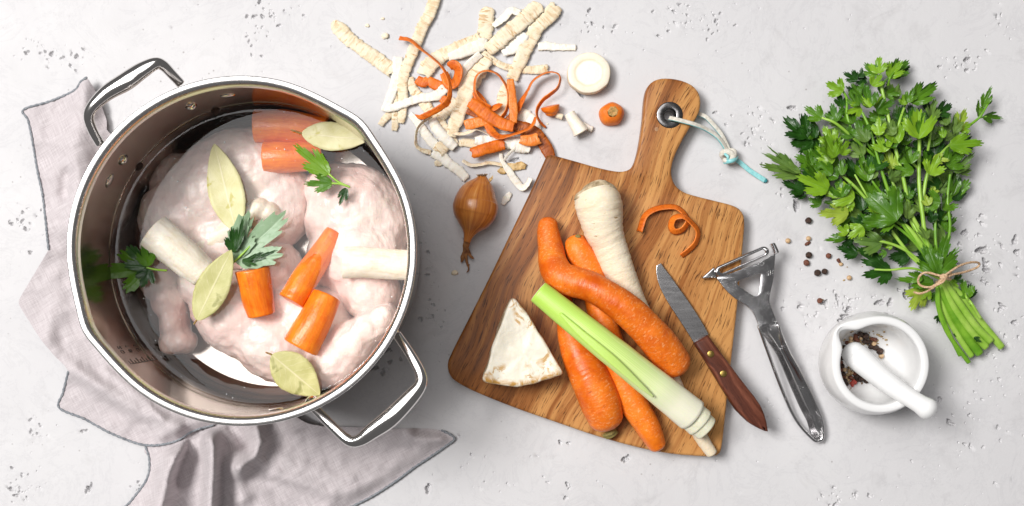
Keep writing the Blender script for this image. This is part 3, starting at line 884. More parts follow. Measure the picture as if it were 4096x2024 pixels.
def build_napkin():
    root = thing('linen_napkin', 'crumpled pale mauve linen napkin with a stitched grey hem under the pot', 'napkin', P(500, 1500, 0))
    left = [(346, 310), (322, 328), (295, 363), (200, 405), (94, 439), (113, 483), (132, 577), (151, 690), (170, 778), (182, 879), (192, 980), (194, 998), (140, 1090), (80, 1192), (76, 1215), (88, 1240), (161, 1354), (215, 1420), (273, 1487),
            (252, 1570), (237, 1631), (338, 1676), (450, 1736), (579, 1780), (692, 1768), (772, 1724), (853, 1700), (1000, 1640), (1000, 1200), (800, 800), (600, 600), (440, 533), (427, 483), (390, 382)]
    def zl(x, y):
        z = .0042 + .0028 * nz(x * .006, y * .006, 1) + .0020 * nz(x * .018, y * .015, 2) + .0012 * max(0.0, 1 - 9 * abs(nz(x * .005, y * .007, 9))) + .0008 * nz(x * .05, y * .045, 3)
        for line, h, w in (([(330, 420), (300, 640), (290, 900)], .014, 75), ([(346, 310), (330, 420)], .007, 40), ([(120, 700), (180, 1000)], .005, 40), ([(170, 1370), (330, 1500), (520, 1590), (700, 1720)], .007, 40), ([(300, 1480), (560, 1660), (700, 1690)], .006, 30),
                           ([(420, 1480), (560, 1580), (650, 1680)], .004, 16), ([(480, 1450), (600, 1560)], .004, 14), ([(650, 1740), (760, 1690), (860, 1660)], .010, 32), ([(230, 1180), (200, 1330)], .004, 40), ([(110, 560), (250, 560)], .002, 22)):
            d, _ = seg_dist(x, y, line); z += h * math.exp(-(d / w) ** 2)
        d, _ = seg_dist(x, y, [(270, 700), (262, 780)]); z -= .010 * math.exp(-(d / 30) ** 2)
        r = math.hypot(x - 965, y - 1003); z = lerp(.002, z, sstep(560, 690, r))
        return z
    low = [(583, 1788), (596, 1830), (597, 1880), (585, 1920), (566, 1950), (523, 2005), (490, 2050), (470, 2190), (1330, 2190), (1370, 2052), (1413, 2024), (1492, 1983), (1585, 1923), (1655, 1871), (1725, 1825), (1785, 1783), (1818, 1757), (1800, 1737), (1767, 1722),
           (1680, 1712), (1585, 1715), (1470, 1708), (1399, 1708), (1259, 1700), (1194, 1673), (1120, 1610), (900, 1600), (700, 1650)]
    ridges = (([(700, 1735), (715, 1800), (670, 1900), (640, 2030), (620, 2190)], .030, 40), ([(835, 1712), (850, 1790), (848, 1900), (842, 2030), (840, 2190)], .036, 34), ([(900, 1690), (985, 1760), (1040, 1840)], .006, 30),
              ([(1020, 1690), (1040, 1770), (1000, 1830), (960, 1870)], .022, 34), ([(1180, 1690), (1500, 1720), (1760, 1735)], .010, 46), ([(960, 1860), (1150, 1880), (1400, 1930)], .006, 60), ([(1000, 2000), (1100, 2100)], .007, 70), ([(930, 1830), (960, 1990)], .008, 40), ([(1100, 1900), (1330, 1980)], .004, 24))
    val = (([(782, 1740), (750, 1820), (722, 1920)], .022, 28), ([(920, 1700), (965, 1750), (1000, 1800)], .014, 24))
    def zb(x, y):
        z = .0075 + .004 * nz(x * .005, y * .005, 5) + .0020 * nz(x * .018, y * .02, 6) + .0010 * max(0.0, 1 - 9 * abs(nz(x * .003, y * .006, 12))) + .0008 * nz(x * .05, y * .05, 7)
        for line, h, w in ridges:
            d, sd = seg_dist(x, y, line); z += h * math.exp(-(d / w) ** 2)
        for line, h, w in val:
            d, _ = seg_dist(x, y, line); z -= h * math.exp(-(d / w) ** 2)
        under, _ = seg_dist(x, y, left[21:28])
        z = lerp(min(z, .004), z, sstep(0, 60, under) if not in_poly(x, y, left) else 0.0)
        r = math.hypot(x - 965, y - 1003); z = lerp(.0012, z, sstep(600, 700, r))
        e = min(seg_dist(x, y, low[9:20])[0], seg_dist(x, y, low[:7])[0]); z = lerp(.0022, z, sstep(0, 55, e))
        return max(z, .0012)
    def zl2(x, y):
        # where the left layer lies over the lower bunch it rides on it
        z = zl(x, y)
        if in_poly(x, y, low): z = max(z, zb(x, y) + .0022)
        return z
    g = Geo(); cloth_patch(outline(left, 420), zl2, 11, g); emit('upper_layer', g, M_LINEN, root)
    g = Geo(); cloth_patch(outline(low, 420), zb, 9, g); emit('lower_layer', g, M_LINEN, root)
    def hem(line, zf, r=4.8):
        o = [(x, y, max(.0015, zf(x, y)) + .0003, r * (1 + .2 * math.sin(i * 1.9))) for i, (x, y) in enumerate(spline([(a, b, 0) for a, b in line], int(sum(math.dist(p, q) for p, q in zip(line, line[1:])) / 7) + 4)[:, :2])]
        emit('hem_stitching', tube(o, n=len(o) * 2, seg=8, flat=.8), M_HEM, root)
    hem(left[0:12], zl2); hem(left[18:27], zl2)
    hem(low[0:8], zb); hem(low[8:19], zb)
build_napkin()

# ------------------------------------------------------------------ the stock pot
RZ = .150
PC = P(965, 1003, RZ); PC.z = 0
R_RIM, R_WALL = px(702, RZ), px(702, RZ) - .0072
ZW = .071                                        # water level
def pot_spout(th, r, z):
    k = sstep(.115, RZ, z)
    d = 0
    for a in (47.5, 207.0):
        q = (math.degrees(th) - a + 180) % 360 - 180
        d += .0022 * math.exp(-(q / 6.0) ** 2) - .0007 * math.exp(-((abs(q) - 17) / 9.0) ** 2)
    return r + d * k * (1 if r > .08 else 0), z
def build_pot():
    root = thing('stock_pot', 'large stainless steel stock pot with two loop handles, filled with chicken and broth', 'pot', Vector((PC.x, PC.y, 0)))
    base = Vector((PC.x, PC.y, .0022))
    prof = [(.001, 0), (R_WALL - .010, 0), (R_WALL - .004, .0015), (R_WALL - .0005, .006), (R_WALL + .0014, .014)]
    prof += [(R_WALL + .0014, z) for z in np.linspace(.02, RZ - .012, 14)] + [(R_WALL + .0016, RZ - .009), (R_WALL + .0028, RZ - .007)]
    g = lathe(prof, 160, pot_spout, centre=base); emit('outer_wall', g, M_STEEL, root)
    prof = [(R_WALL, RZ - .0100), (R_WALL, RZ - .012)] + [(R_WALL, z) for z in np.linspace(RZ - .018, .024, 24)]
    prof += [(R_WALL - .0006, .019), (R_WALL - .0025, .014), (R_WALL - .006, .0095), (R_WALL - .011, .0068)]
    g = lathe(prof, 160, pot_spout, centre=base); emit('inner_wall', g, M_STEEL_WALL, root)
    prof = [(R_WALL - .0108, .0068), (R_WALL - .020, .0060), (.08, .0062), (.05, .0063), (.001, .0063)]
    g = lathe(prof, 96, None, centre=base); emit('pot_floor', g, M_STEEL, root)
    rp = []
    for a in np.linspace(-60, 80, 9): rp.append((R_RIM - .0011 + .0011 * math.cos(math.radians(a)), RZ - .0033 + .0011 * math.sin(math.radians(a))))
    prof = [(R_WALL + .0024, RZ - .0080)] + rp + [(R_RIM - .0022, RZ - .0021), (R_RIM - .0036, RZ - .0022), (R_RIM - .0050, RZ - .0028), (R_RIM - .0062, RZ - .0044), (R_WALL + .0003, RZ - .0075), (R_WALL - .0001, RZ - .0105)]
    g = lathe(prof, 160, pot_spout, centre=base); emit('rolled_rim', g, M_RIM, root)
    # loop handles of shaped bar
    for pth in ([(723, 335, .118, 19), (688, 298, .122, 20), (652, 262, .126, 22), (620, 255, .128, 26), (566, 283, .129, 34), (505, 325, .130, 38), (430, 370, .129, 33), (372, 425, .128, 25), (355, 468, .126, 22), (370, 520, .122, 20), (402, 577, .118, 19)],
                [(1588, 1338, .118, 19), (1640, 1415, .122, 20), (1680, 1490, .126, 22), (1682, 1538, .128, 25), (1640, 1592, .129, 33), (1560, 1672, .130, 38), (1490, 1724, .129, 33), (1440, 1760, .128, 25), (1395, 1762, .126, 22), (1330, 1706, .122, 20), (1254, 1630, .118, 19)]):
        g = tube(pth, n=90, seg=20, flat=.62, caplen=.3); h = emit('handle', g, M_POLISHED, root)
        for q in (pth[0], pth[-1]):
            e = P(*q[:3]); d = Vector((e.x - PC.x, e.y - PC.y, 0)).normalized(); co = Vector((PC.x, PC.y, q[2] - .004)) + d * (R_WALL + .0022)
            emit('bracket', ball(co, .0075, 16, 10, (.7, .7, 1.0)), M_POLISHED, h)
    for a in (98.5, 153, -81, -27):
        th = math.radians(a)
        d = Vector((math.cos(th), math.sin(th), 0)); c = base + d * (R_WALL) + Vector((0, 0, .1135))
        g = Geo(); V, F = [], []
        s = Vector((-d.y, d.x, 0)); m = 20
        for i, (rr, h) in enumerate(((.0058, -.0006), (.0056, .0003), (.0044, .0009), (.0024, .0012), (.0001, .0013))):
            for k in range(m):
                q = 2 * math.pi * k / m; V.append(c - d * h + s * rr * math.cos(q) + Vector((0, 0, rr * math.sin(q))))
        for i in range(4):
            for k in range(m): F.append((i * m + k, i * m + (k + 1) % m, (i + 1) * m + (k + 1) % m, (i + 1) * m + k))
        g.add(V, F); emit('rivet', g, M_POLISHED, root)
        pass
    # etched litre scale on the inside wall
    g = Geo()
    def on_wall(ang, z): th = math.radians(ang); return base + Vector((math.cos(th), math.sin(th), 0)) * (R_WALL - .0002) + Vector((0, 0, z))
    def stroke(pts, w=.00022):
        q = [(*on_wall(a, z), w) for a, z in pts]; tube(q, n=max(4, 4 * len(q)), seg=5, geo=g, world=True)
    A0 = 224.0
    stroke([(A0, .132), (A0, .100), (A0, .060)])
    for k in range(10): stroke([(A0, .063 + k * .0072), (A0 - (1.3 if k % 2 else 2.2), .063 + k * .0072)])
    DIG = {'1': [[(.5, 0), (.5, 1)], [(.5, 1), (.25, .75)]], '0': [[(.2, .1), (.2, .9), (.5, 1), (.8, .9), (.8, .1), (.5, 0), (.2, .1)]], '5': [[(.8, 1), (.25, 1), (.22, .55), (.6, .62), (.8, .35), (.6, 0), (.2, .05)]], '2': [[(.2, .8), (.5, 1), (.8, .8), (.2, 0), (.85, 0)]]}
    for txt, z in (('10', .082), ('15', .101), ('20', .120)):
        for ci, ch in enumerate(txt):
            for st in DIG[ch]: stroke([(A0 - 8.6 + (ci + x) * 2.0, z + y * .0062) for x, y in st], .00018)
    emit('litre_scale', g, M_MARK, root)
    # the broth: level surface with a small meniscus, body below
    g = Geo(); m = 128
    rr = [0.0005] + list(np.linspace(.02, R_WALL - .006, 8)) + [R_WALL - .003, R_WALL - .0018, R_WALL - .0009, R_WALL - .0003]
    V, F, MI = [], [], []
    for r in rr:
        z = ZW + .0024 * math.exp(-(R_WALL - r) / .0014)
        for k in range(m): th = 2 * math.pi * k / m; V.append(Vector((PC.x + r * math.cos(th), PC.y + r * math.sin(th), z)))
    nr = len(rr)
    for r, z in ((R_WALL - .0004, .030), (R_WALL - .014, .0105), (.0005, .0105)):
        for k in range(m): th = 2 * math.pi * k / m; V.append(Vector((PC.x + r * math.cos(th), PC.y + r * math.sin(th), z)))
    for i in range(nr + 2):
        for k in range(m): F.append((i * m + k, (i + 1) * m + k, (i + 1) * m + (k + 1) % m, i * m + (k + 1) % m)[::-1]); MI.append(0 if i < nr - 1 else 1)
    g.add(V, F, None, MI)
    emit('broth', g, [M_WATER, M_WATER_IN], label='clear water filling the steel pot around the chicken and vegetables', cat='water')
build_pot()

# ------------------------------------------------------------------ what is in the pot
D = 4096 / 2576
def dd(*t): return tuple(v * D for v in t)
def chicken():
    # (x, y, z, rx, ry, rz, rot) in source px
    A = [(*dd(575, 465), .030, *dd(195, 130), .034, -28), (*dd(640, 440), .030, *dd(120, 112), .033, 0), (*dd(465, 550), .028, *dd(115, 112), .032, 0), (*dd(700, 520), .028, *dd(90, 120), .032, 20), (*dd(430, 440), .024, *dd(70, 40), .018, -50), (*dd(560, 600), .027, *dd(120, 90), .031, 0)]
    A += [(*dd(412, 690), .026, *dd(58, 80), .028, 10), (*dd(428, 750), .030, *dd(45, 70), .025, -12), (*dd(440, 815), .034, *dd(36, 60), .021, -12), (*dd(440, 862), .036, *dd(34, 32), .020, 0), (*dd(466, 858), .035, *dd(28, 30), .018, 0)]
    g = blob(A, disp=.0016); emit('chicken_leg', g, M_CHICKEN, label='pale raw chicken leg at the upper left of the pot, its knuckle pointing down', cat='chicken leg', group='raw chicken legs in the pot')
    B = [(*dd(890, 545), .032, *dd(125, 135), .034, 0), (*dd(905, 640), .036, *dd(115, 120), .034, 10), (*dd(930, 730), .038, *dd(80, 80), .030, 0), (*dd(840, 480), .028, *dd(85, 70), .030, -20), (*dd(960, 560), .028, *dd(70, 110), .030, -14), (*dd(840, 650), .030, *dd(70, 90), .028, 0)]
    g = blob(B, disp=.0016); emit('chicken_leg', g, M_CHICKEN, label='raw chicken thigh against the right wall of the pot beneath the parsnip piece', cat='chicken leg', group='raw chicken legs in the pot')
    C = [(*dd(600, 790), .034, *dd(130, 105), .034, 35), (*dd(690, 860), .034, *dd(130, 95), .034, 35), (*dd(760, 930), .031, *dd(75, 65), .030, 35), (*dd(520, 710), .030, *dd(75, 70), .030, 20), (*dd(780, 800), .036, *dd(110, 80), .030, -20), (*dd(690, 680), .034, *dd(75, 75), .031, 0), (*dd(720, 760), .036, *dd(60, 60), .026, 0)]
    C += [(*dd(845, 905), .040, *dd(75, 72), .031, -40), (*dd(890, 860), .046, *dd(75, 58), .029, -40), (*dd(930, 825), .052, *dd(60, 46), .026, -40), (*dd(960, 800), .056, *dd(38, 36), .022, -40), (*dd(972, 790), .058, *dd(26, 26), .018, -40)]
    g = blob(C, disp=.0016); emit('chicken_leg', g, M_CHICKEN, label='raw chicken leg across the front of the pot, drumstick pointing right', cat='chicken leg', group='raw chicken legs in the pot')
chicken()

def pot_pieces():
    kw = dict(cap0='flat', cap1='flat', capmi=1, seg=28, n=26, rough_end=.05)
    cm = [M_CARROT_FLESH, M_CARROT_CUT]; pm = [M_PARSNIP_FLESH, M_PARSNIP_CUT]
    gc, gp = 'peeled carrot pieces in the pot', 'peeled parsnip pieces in the pot'
    def piece(nm, pts, mats, label, cat, grp, seed, **k2):
        g = tube(pts, lump=.07, lfreq=55, seed=seed, **{**kw, **k2}); return emit(nm, g, mats, label=label, cat=cat, group=grp)
    piece('carrot_piece', [(1008, 1078, .072, 68), (1024, 1160, .070, 66), (1046, 1258, .067, 57)], cm, 'short upright chunk of peeled carrot near the middle of the pot, under the parsley leaf', 'carrot piece', gc, 1)
    piece('carrot_piece', [(1340, 930, .058, 42), (1290, 1010, .061, 47), (1225, 1105, .066, 54), (1166, 1204, .070, 55)], cm, 'long peeled carrot piece slanting up to the right, half under water', 'carrot piece', gc, 2)
    piece('carrot_piece', [(1306, 1184, .066, 62), (1262, 1280, .070, 68), (1204, 1388, .071, 74)], cm, 'thick peeled carrot chunk leaning beside the chicken drumstick above a bay leaf', 'carrot piece', gc, 3)
    piece('carrot_piece', [(1022, 505, .054, 66), (1150, 505, .054, 66), (1300, 525, .052, 54)], cm, 'large sunken carrot piece topmost in the pot, beneath a bay leaf', 'carrot piece', gc, 4)
    piece('carrot_piece', [(1058, 630, .056, 62), (1160, 628, .056, 62), (1285, 624, .053, 56)], cm, 'sunken carrot piece below the topmost one, under the small parsley sprig', 'carrot piece', gc, 5)
    piece('parsnip_piece', [(610, 932, .072, 80), (700, 1000, .071, 74), (818, 1096, .068, 62)], pm, 'thick peeled parsnip piece floating at the left between parsley and bay leaf', 'parsnip piece', gp, 6)
    piece('parsnip_piece', [(1374, 1048, .073, 64), (1500, 1052, .073, 63), (1640, 1062, .071, 60)], pm, 'peeled parsnip piece touching the right wall of the pot', 'parsnip piece', gp, 7, flat=.8)
    piece('parsnip_piece', [(800, 985, .046, 44), (900, 935, .050, 50), (980, 880, .052, 54)], pm, 'sunken parsnip piece under the upright bay leaf in the pot centre', 'parsnip piece', gp, 8)
    g = blob([(1040, 830, .058, 44, 40, .012, 0), (1010, 850, .056, 40, 34, .012, 0), (1085, 850, .055, 40, 44, .013, 20)], voxel=.0012, disp=.0008)
    emit('celery_root_piece', g, M_PARSNIP_FLESH, label='small knobbly white root piece between the bay leaf and the parsley in the pot', cat='root piece')
    # bay leaves
    gb = 'bay leaves in the pot'
    def bay(b, t, w, z0, z1, mat, label, seed, stalk, **k):
        root = thing('bay_leaf', label, 'bay leaf', P(*b, z0), gb)
        g = leaf_geo(b, t, w, z0, z1, lobes='bay', seed=seed, n=36, wav=.035, **k); emit('leaf_blade', g, mat, root)
        if stalk:
            g = tube([(b[0], b[1], z0, 4), (*stalk, z0 + .001, 3.2)], n=6, seg=8); emit('leaf_stalk', g, M_BAY_STEM, root)
    z = ZW + .0016
    bay((944, 925), (857, 574), .40, z, z + .001, M_BAY, 'long upright bay leaf, pale yellow, floating in the upper middle of the pot', 1.3, None, fold=.06, curl=.03)
    bay((1205, 533), (1473, 560), .42, z + .001, z + .006, M_BAY, 'bay leaf lying sideways against the upper right wall of the pot', 2.3, (1165, 520), fold=.02, curl=.02)
    bay((786, 1282), (926, 999), .42, z + .006, z + .012, M_BAY_GREEN, 'greenish bay leaf leaning on the parsnip piece at the pot left', 3.3, (776, 1296), fold=.10, curl=.02)
    bay((1086, 1418), (1280, 1580), .62, z + .008, z + .003, M_BAY_GREEN, 'broad oval bay leaf at the front of the pot below the carrot chunk', 4.3, (1064, 1410), fold=.04, curl=-.03)
    # parsley in the pot
    gs = 'parsley sprigs in the pot'
    def sprig(label, leaves, stems, loc):
        root = thing('parsley_sprig', label, 'parsley', loc, gs)
        for b, t, w, z0, z1, mi, sd in leaves:
            emit('leaf', leaf_geo(b, t, w, z0, z1, seed=sd, fold=.18, curl=.12), M_LEAF[mi], root)
        for s in stems: emit('stem', tube([(*p, 4.2) for p in s], n=12, seg=8), M_STEM_PALE, root)
    sprig('dark green parsley sprig at the far left of the pot water', [((592, 1072), (408, 1092), .95, z + .003, z + .004, 1, 1.1), ((590, 1066), (505, 980), 1.1, z + .004, z + .007, 0, 2.2), ((592, 1066), (570, 970), .8, z + .006, z + .010, 1, 4.2), ((596, 1076), (562, 1155), 1.0, z + .004, z + .005, 0, 3.1), ((560, 1040), (480, 1025), .7, z + .002, z + .002, 5, 5.1)],
          [[(588, 1070, z + .004), (620, 1078, z + .003), (665, 1082, z)]], P(590, 1070, z))
    sprig('large parsley leaf with a pale underside in the middle of the pot', [((936, 1046), (1150, 848), .80, z + .004, z + .009, 5, 1.7), ((950, 1030), (985, 855), .62, z + .004, z + .010, 5, 0.4), ((935, 1010), (925, 905), .62, z + .006, z + .011, 0, 2.6), ((945, 1000), (975, 860), .28, z + .010, z + .014, 0, 3.6), ((965, 1040), (1130, 985), .34, z + .003, z + .006, 5, 3.3), ((968, 1052), (1110, 1000), .22, z + .006, z + .009, 0, 5.5), ((968, 1040), (1030, 1062), .5, z + .008, z + .009, 0, 4.6)],
          [[(932, 1052, z + .003), (965, 1020, z + .006), (1000, 985, z + .006)]], P(940, 1040, z))
    sprig('small three-part parsley sprig near the sunken carrots in the pot', [((1317, 697), (1172, 575), .50, z, z + .002, 2, 1.2), ((1330, 733), (1210, 735), .62, z, z + .001, 1, 2.4), ((1385, 752), (1355, 825), .55, z - .001, z, 0, 3.5)],
          [[(1317, 697, z + .001), (1350, 725, z + .001), (1398, 748, z + .001)], [(1330, 733, z + .001), (1362, 736, z + .001), (1395, 746, z + .001)]], P(1360, 730, z))
    g = Geo(); rng = random.Random(8)
    for i in range(150):
        a = rng.uniform(0, 6.283); rr = (R_WALL - .003) * math.sqrt(rng.uniform(.02, 1))
        c = Vector((PC.x + rr * math.cos(a), PC.y + rr * math.sin(a), ZW))
        ball(c, rng.uniform(.0002, .0005) * (1.6 if i % 17 == 0 else 1), 7, 5, geo=g)
    emit('bubbles', g, M_BUBBLE, label='tiny air bubbles floating on the water in the pot', cat='bubbles', kind='stuff')
    # allspice berries
    for x, y, r, mt, lb in ((822, 434, 13, M_PEPPER, 'small dark peppercorn touching the pot wall under the upper rivet'), (862, 438, 21, M_PEPPER, 'larger dark allspice berry floating right of the small peppercorn below the upper rivet'), (549, 661, 23, M_PEPPER, 'larger allspice berry floating at the left pot wall'),
                            (502, 722, 11, M_PEPPER, 'tiny peppercorn floating by the left rivet'), (1578, 730, 12, M_PEPPER, 'dark peppercorn floating at the right pot wall')):
        g = ball(P(x, y, ZW + .0018), px(r, ZW), lump=.1, lf=1500, seed=x); emit('peppercorn', g, mt, label=lb, cat='peppercorn', group='peppercorns floating in the pot')
pot_pieces()
# ------------------------------------------------------------------ chopping board
BT = .016
def build_board():
    root = thing('chopping_board', 'brown acacia wood chopping board with a handle and steel eyelet', 'chopping board', P(2400, 1250, 0))
    pts = [(1385, 389), (1440, 403), (1500, 420), (1540, 429), (1566, 431), (1586, 424), (1598, 405), (1608, 365), (1617, 305), (1621, 255), (1627, 224), (1640, 206), (1662, 197), (1692, 197), (1722, 204), (1746, 217), (1760, 237), (1763, 262), (1756, 290), (1738, 318), (1718, 352), (1700, 388),
           (1691, 418), (1691, 444), (1702, 468), (1724, 484), (1760, 495), (1805, 506), (1848, 518), (1868, 534), (1874, 562), (1868, 640), (1857, 760), (1845, 870), (1834, 965), (1825, 1055), (1816, 1128), (1806, 1145), (1785, 1149), (1740, 1147), (1680, 1141), (1600, 1125), (1500, 1097), (1400, 1063), (1300, 1028), (1200, 988), (1150, 962), (1131, 943), (1126, 920), (1134, 892), (1180, 800), (1230, 700), (1290, 575), (1340, 470), (1366, 412), (1374, 396)]
    pts = [dd(*p) for p in pts]
    hole = [(2680 + 25 * math.cos(a), 460 + 25 * math.sin(a)) for a in np.linspace(0, 2 * math.pi, 32, endpoint=False)]
    g = slab([outline(pts, 300), hole], .0015, BT, .0026); emit('board_plank', g, M_BOARD, root)
    # eyelet
    c = P(2679, 460, BT); r0, r1 = px(24, BT), px(54, BT)
    prof = [(r0, -.013), (r0, -.0002), (r0 + .0004, .0004), (r0 + .001, .0006), (r1 - .001, .0006), (r1 - .0003, .0003), (r1, -.0004)]
    g = lathe(prof, 64, centre=c); emit('eyelet', g, M_GROMMET, root)
    g = ball(P(2626, 517, BT - .0006), .0024, 16, 8, (1, 1, .35)); emit('knot_plug', g, mk_simple('pale_knot', (.30, .15, .07), (.48, .28, .15), 300, .7), root)
    # leather cord, suede face up on the loop, aqua face up on the tail
    mt = [M_SUEDE, M_AQUA]
    lo = [(2676, 470, BT + .001, 15, 12), (2700, 475, BT + .004, 16, 15), (2725, 481, BT + .0045, 17, 20), (2777, 495, BT + .003, 17, 24), (2824, 514, .014, 17, 28), (2871, 545, .011, 17, 30), (2897, 578, .009, 17, 30), (2911, 606, .007, 16, 20)]
    g = ribbon(lo, .0016, .03, 300, 0, n=60); emit('cord_loop', g, mt, root)
    lo = [(2780, 452, .006, 15, 8), (2801, 457, .008, 16, 8), (2824, 467, .009, 16, 8), (2852, 495, .009, 16, 8), (2885, 535, .008, 16, 10), (2907, 577, .007, 16, 12), (2918, 606, .006, 16, 12)]
    g = ribbon(lo, .0016, .03, 300, 0, n=50, seed=3); emit('cord_loop', g, mt, root)
    tl = [(2934, 634, .006, 17, -16), (2960, 650, .005, 18, -16), (3000, 683, .0035, 19, -14), (3060, 722, .003, 20, -10)]
    g = ribbon(tl, .0018, .02, 300, 0, n=40, seed=5, mis=(1, 0)); emit('cord_tail', g, mt, root)
    e = P(3061, 722, .002); g = ball(e, .0021, 10, 6, (1, .9, .55), .15, 900); emit('cord_cut_end', g, M_AQUA_END, root)
    g = Geo()
    K1 = [(2896, 632, .004, 11), (2888, 618, .008, 12), (2902, 606, .011, 12), (2922, 612, .012, 12), (2936, 628, .011, 12), (2930, 644, .007, 12), (2910, 646, .005, 12)]
    tube(K1, n=40, seg=12, flat=.8, geo=g, mi=0)
    K2 = [(2918, 600, .005, 9), (2936, 606, .009, 11), (2934, 626, .0125, 11), (2914, 642, .013, 11), (2898, 640, .010, 10)]
    tube(K2, n=30, seg=12, flat=.8, geo=g, mi=0)
    K3 = [(2898, 650, .009, 7), (2916, 646, .0150, 8), (2936, 640, .0145, 8), (2948, 628, .009, 7)]
    tube(K3, n=24, seg=10, flat=.7, geo=g, mi=1)
    K4 = [(2900, 616, .0135, 5), (2912, 628, .0155, 6), (2908, 646, .012, 5)]
    tube(K4, n=20, seg=10, flat=.7, geo=g, mi=1)
    emit('cord_knot', g, mt, root)
build_board()

def roots_on_board():
    kw = dict(seg=30, ring=.028, rfreq=520, lump=.07, lfreq=45)
    # parsnip
    root = thing('parsnip', 'whole cream parsnip lying on the board with its thin tip under the leek', 'parsnip', P(2450, 1000, BT))
    def zr(r, extra=0): return BT + px(r, BT) * .97 + extra
    pts = [(2383, 778, 87), (2391, 806, 94), (2399, 850, 91), (2407, 895, 84), (2420, 935, 77), (2435, 972, 71), (2458, 1032, 67), (2484, 1101, 61), (2517, 1165, 51), (2552, 1230, 43), (2610, 1360, 37), (2690, 1520, 32), (2760, 1670, 28), (2806, 1752, 27), (2846, 1812, 22)]
    g = tube([(x, y, zr(r), r) for x, y, r in pts], n=150, cap0='none', cap1='round', caplen=.5, seed=1, **{**kw, 'ring': .06}); emit('root_body', g, M_PARSNIP, root)
    g = tube([(2372, 742, zr(84), 46), (2376, 752, zr(86), 66), (2380, 766, zr(88), 82), (2383, 778, zr(88), 87)], n=16, seg=30, cap0='round', caplen=.25, cap1='none', lump=.12, lfreq=120, seed=2); emit('crown', g, M_PARSNIP_TOP, root)
    # bent carrot lying on top of the others
    root = thing('carrot', 'bent unpeeled carrot lying on top of the pile on the board', 'carrot', P(2400, 1150, BT), 'unpeeled carrots on the board')
    pts = [(2191, 898, BT + .009, 40), (2192, 930, BT + .010, 46), (2205, 1000, BT + .013, 54), (2216, 1058, BT + .018, 60), (2242, 1103, BT + .024, 64), (2290, 1124, BT + .029, 62), (2374, 1153, BT + .033, 61), (2476, 1215, BT + .035, 65), (2568, 1296, BT + .032, 67), (2650, 1388, BT + .026, 70), (2700, 1452, BT + .019, 66)]
    g = tube(pts, n=120, seed=3, caplen=.75, **kw); emit('root_body', g, M_CARROT, root)
    g = ball(P(2186, 876, BT + .009), .0022, 10, 6, (1.2, .8, .5), .4, 900); emit('stem_scar', g, M_CROWN, root)
    # middle carrot
    root = thing('carrot', 'slim unpeeled carrot at the bottom of the pile, between parsnip and fat carrot', 'carrot', P(2480, 1400, BT), 'unpeeled carrots on the board')
    pts = [(2304, 972, 46), (2314, 1000, 52), (2350, 1065, 53), (2385, 1160, 54), (2410, 1270, 55), (2455, 1420, 56), (2527, 1598, 57), (2588, 1703, 52), (2628, 1778, 37)]
    g = tube([(x, y, zr(r), r) for x, y, r in pts], n=120, seed=4, caplen=.7, **kw); emit('root_body', g, M_CARROT, root)
    g = ball(P(2312, 948, BT + .016), .0026, 10, 6, (1, .8, .5), .3, 900); emit('stem_scar', g, M_CROWN, root)
    # fat carrot
    root = thing('carrot', 'fat unpeeled carrot with a dark stem scar pointing to the front edge of the board', 'carrot', P(2364, 1519, BT), 'unpeeled carrots on the board')
    pts = [(2250, 1160, 22), (2262, 1230, 36), (2280, 1320, 52), (2312, 1417, 68), (2362, 1519, 80), (2403, 1615, 80), (2424, 1672, 72)]
    g = tube([(x, y, zr(r), r) for x, y, r in pts], n=120, seed=5, caplen=.72, **kw); emit('root_body', g, M_CARROT, root)
    g = tube([(2440, 1730, BT + .0085, 34), (2446, 1741, BT + .0075, 26)], n=6, seg=18, flat=.55, caplen=.3, lump=.3, lfreq=400); emit('stem_scar', g, M_CROWN, root)
    # leek
    root = thing('leek_stalk', 'pale green leek stalk with a white cut end lying across the carrots', 'leek', P(2450, 1400, BT))
    pts = [(2154, 1167, .052, 47), (2250, 1245, .055, 52), (2430, 1390, .060, 59), (2600, 1525, .054, 63), (2700, 1605, .047, 66), (2768, 1660, .042, 69)]
    g = tube(pts, n=70, seg=40, flat=.78, cap0='flat', cap1='flat', capmi=1, lump=.03, lfreq=60, seed=6, capin=.25)
    emit('outer_leaf', g, [M_LEEK, M_LEEK_WHITE], root)
    # overlapping leaf edge: a thin raised tongue along the stalk
    g = ribbon([(2240, 1252, .0655, 10, 0), (2330, 1338, .0705, 30, 0), (2450, 1440, .0728, 36, 6), (2560, 1540, .0690, 22, 12), (2615, 1588, .0645, 6, 14)], .0006, .02, 100, .04, n=60, mis=(0, 0), seed=8)
    emit('leaf_edge', g, [M_LEEK], root)
    for pts in ([(2760, 1655, .041, 62), (2800, 1690, .039, 62)], [(2790, 1684, .039, 55), (2824, 1714, .037, 53)]):
        g = tube(pts, n=10, seg=36, flat=.78, cap0='flat', cap1='flat', capmi=0, lump=.05, lfreq=90, seed=7, capin=.2); emit('inner_leaf', g, M_LEEK_WHITE, root)
    # celeriac wedge
    root = thing('celeriac_wedge', 'creamy white triangular wedge of celeriac on the left of the board', 'celeriac', P(2090, 1400, BT))
    o = outline([(2054, 1192), (2068, 1200), (2110, 1255), (2160, 1335), (2215, 1425), (2253, 1492), (2225, 1507), (2180, 1520), (2139, 1535), (2083, 1547), (2020, 1545), (1965, 1537), (1931, 1526), (1933, 1500), (1948, 1462), (1976, 1364), (2013, 1263), (2040, 1205)], 110)
    H = .030; cx, cy = 2090, 1420
    V, F, MI, UV = [], [], [], []
    N = len(o)
    rows = [(1.0, 0), (1.012, .004), (1.0, .014), (.995, H - .006), (.985, H - .002), (.955, H)] + [(f, H) for f in (.88, .75, .6, .45, .3, .15)]
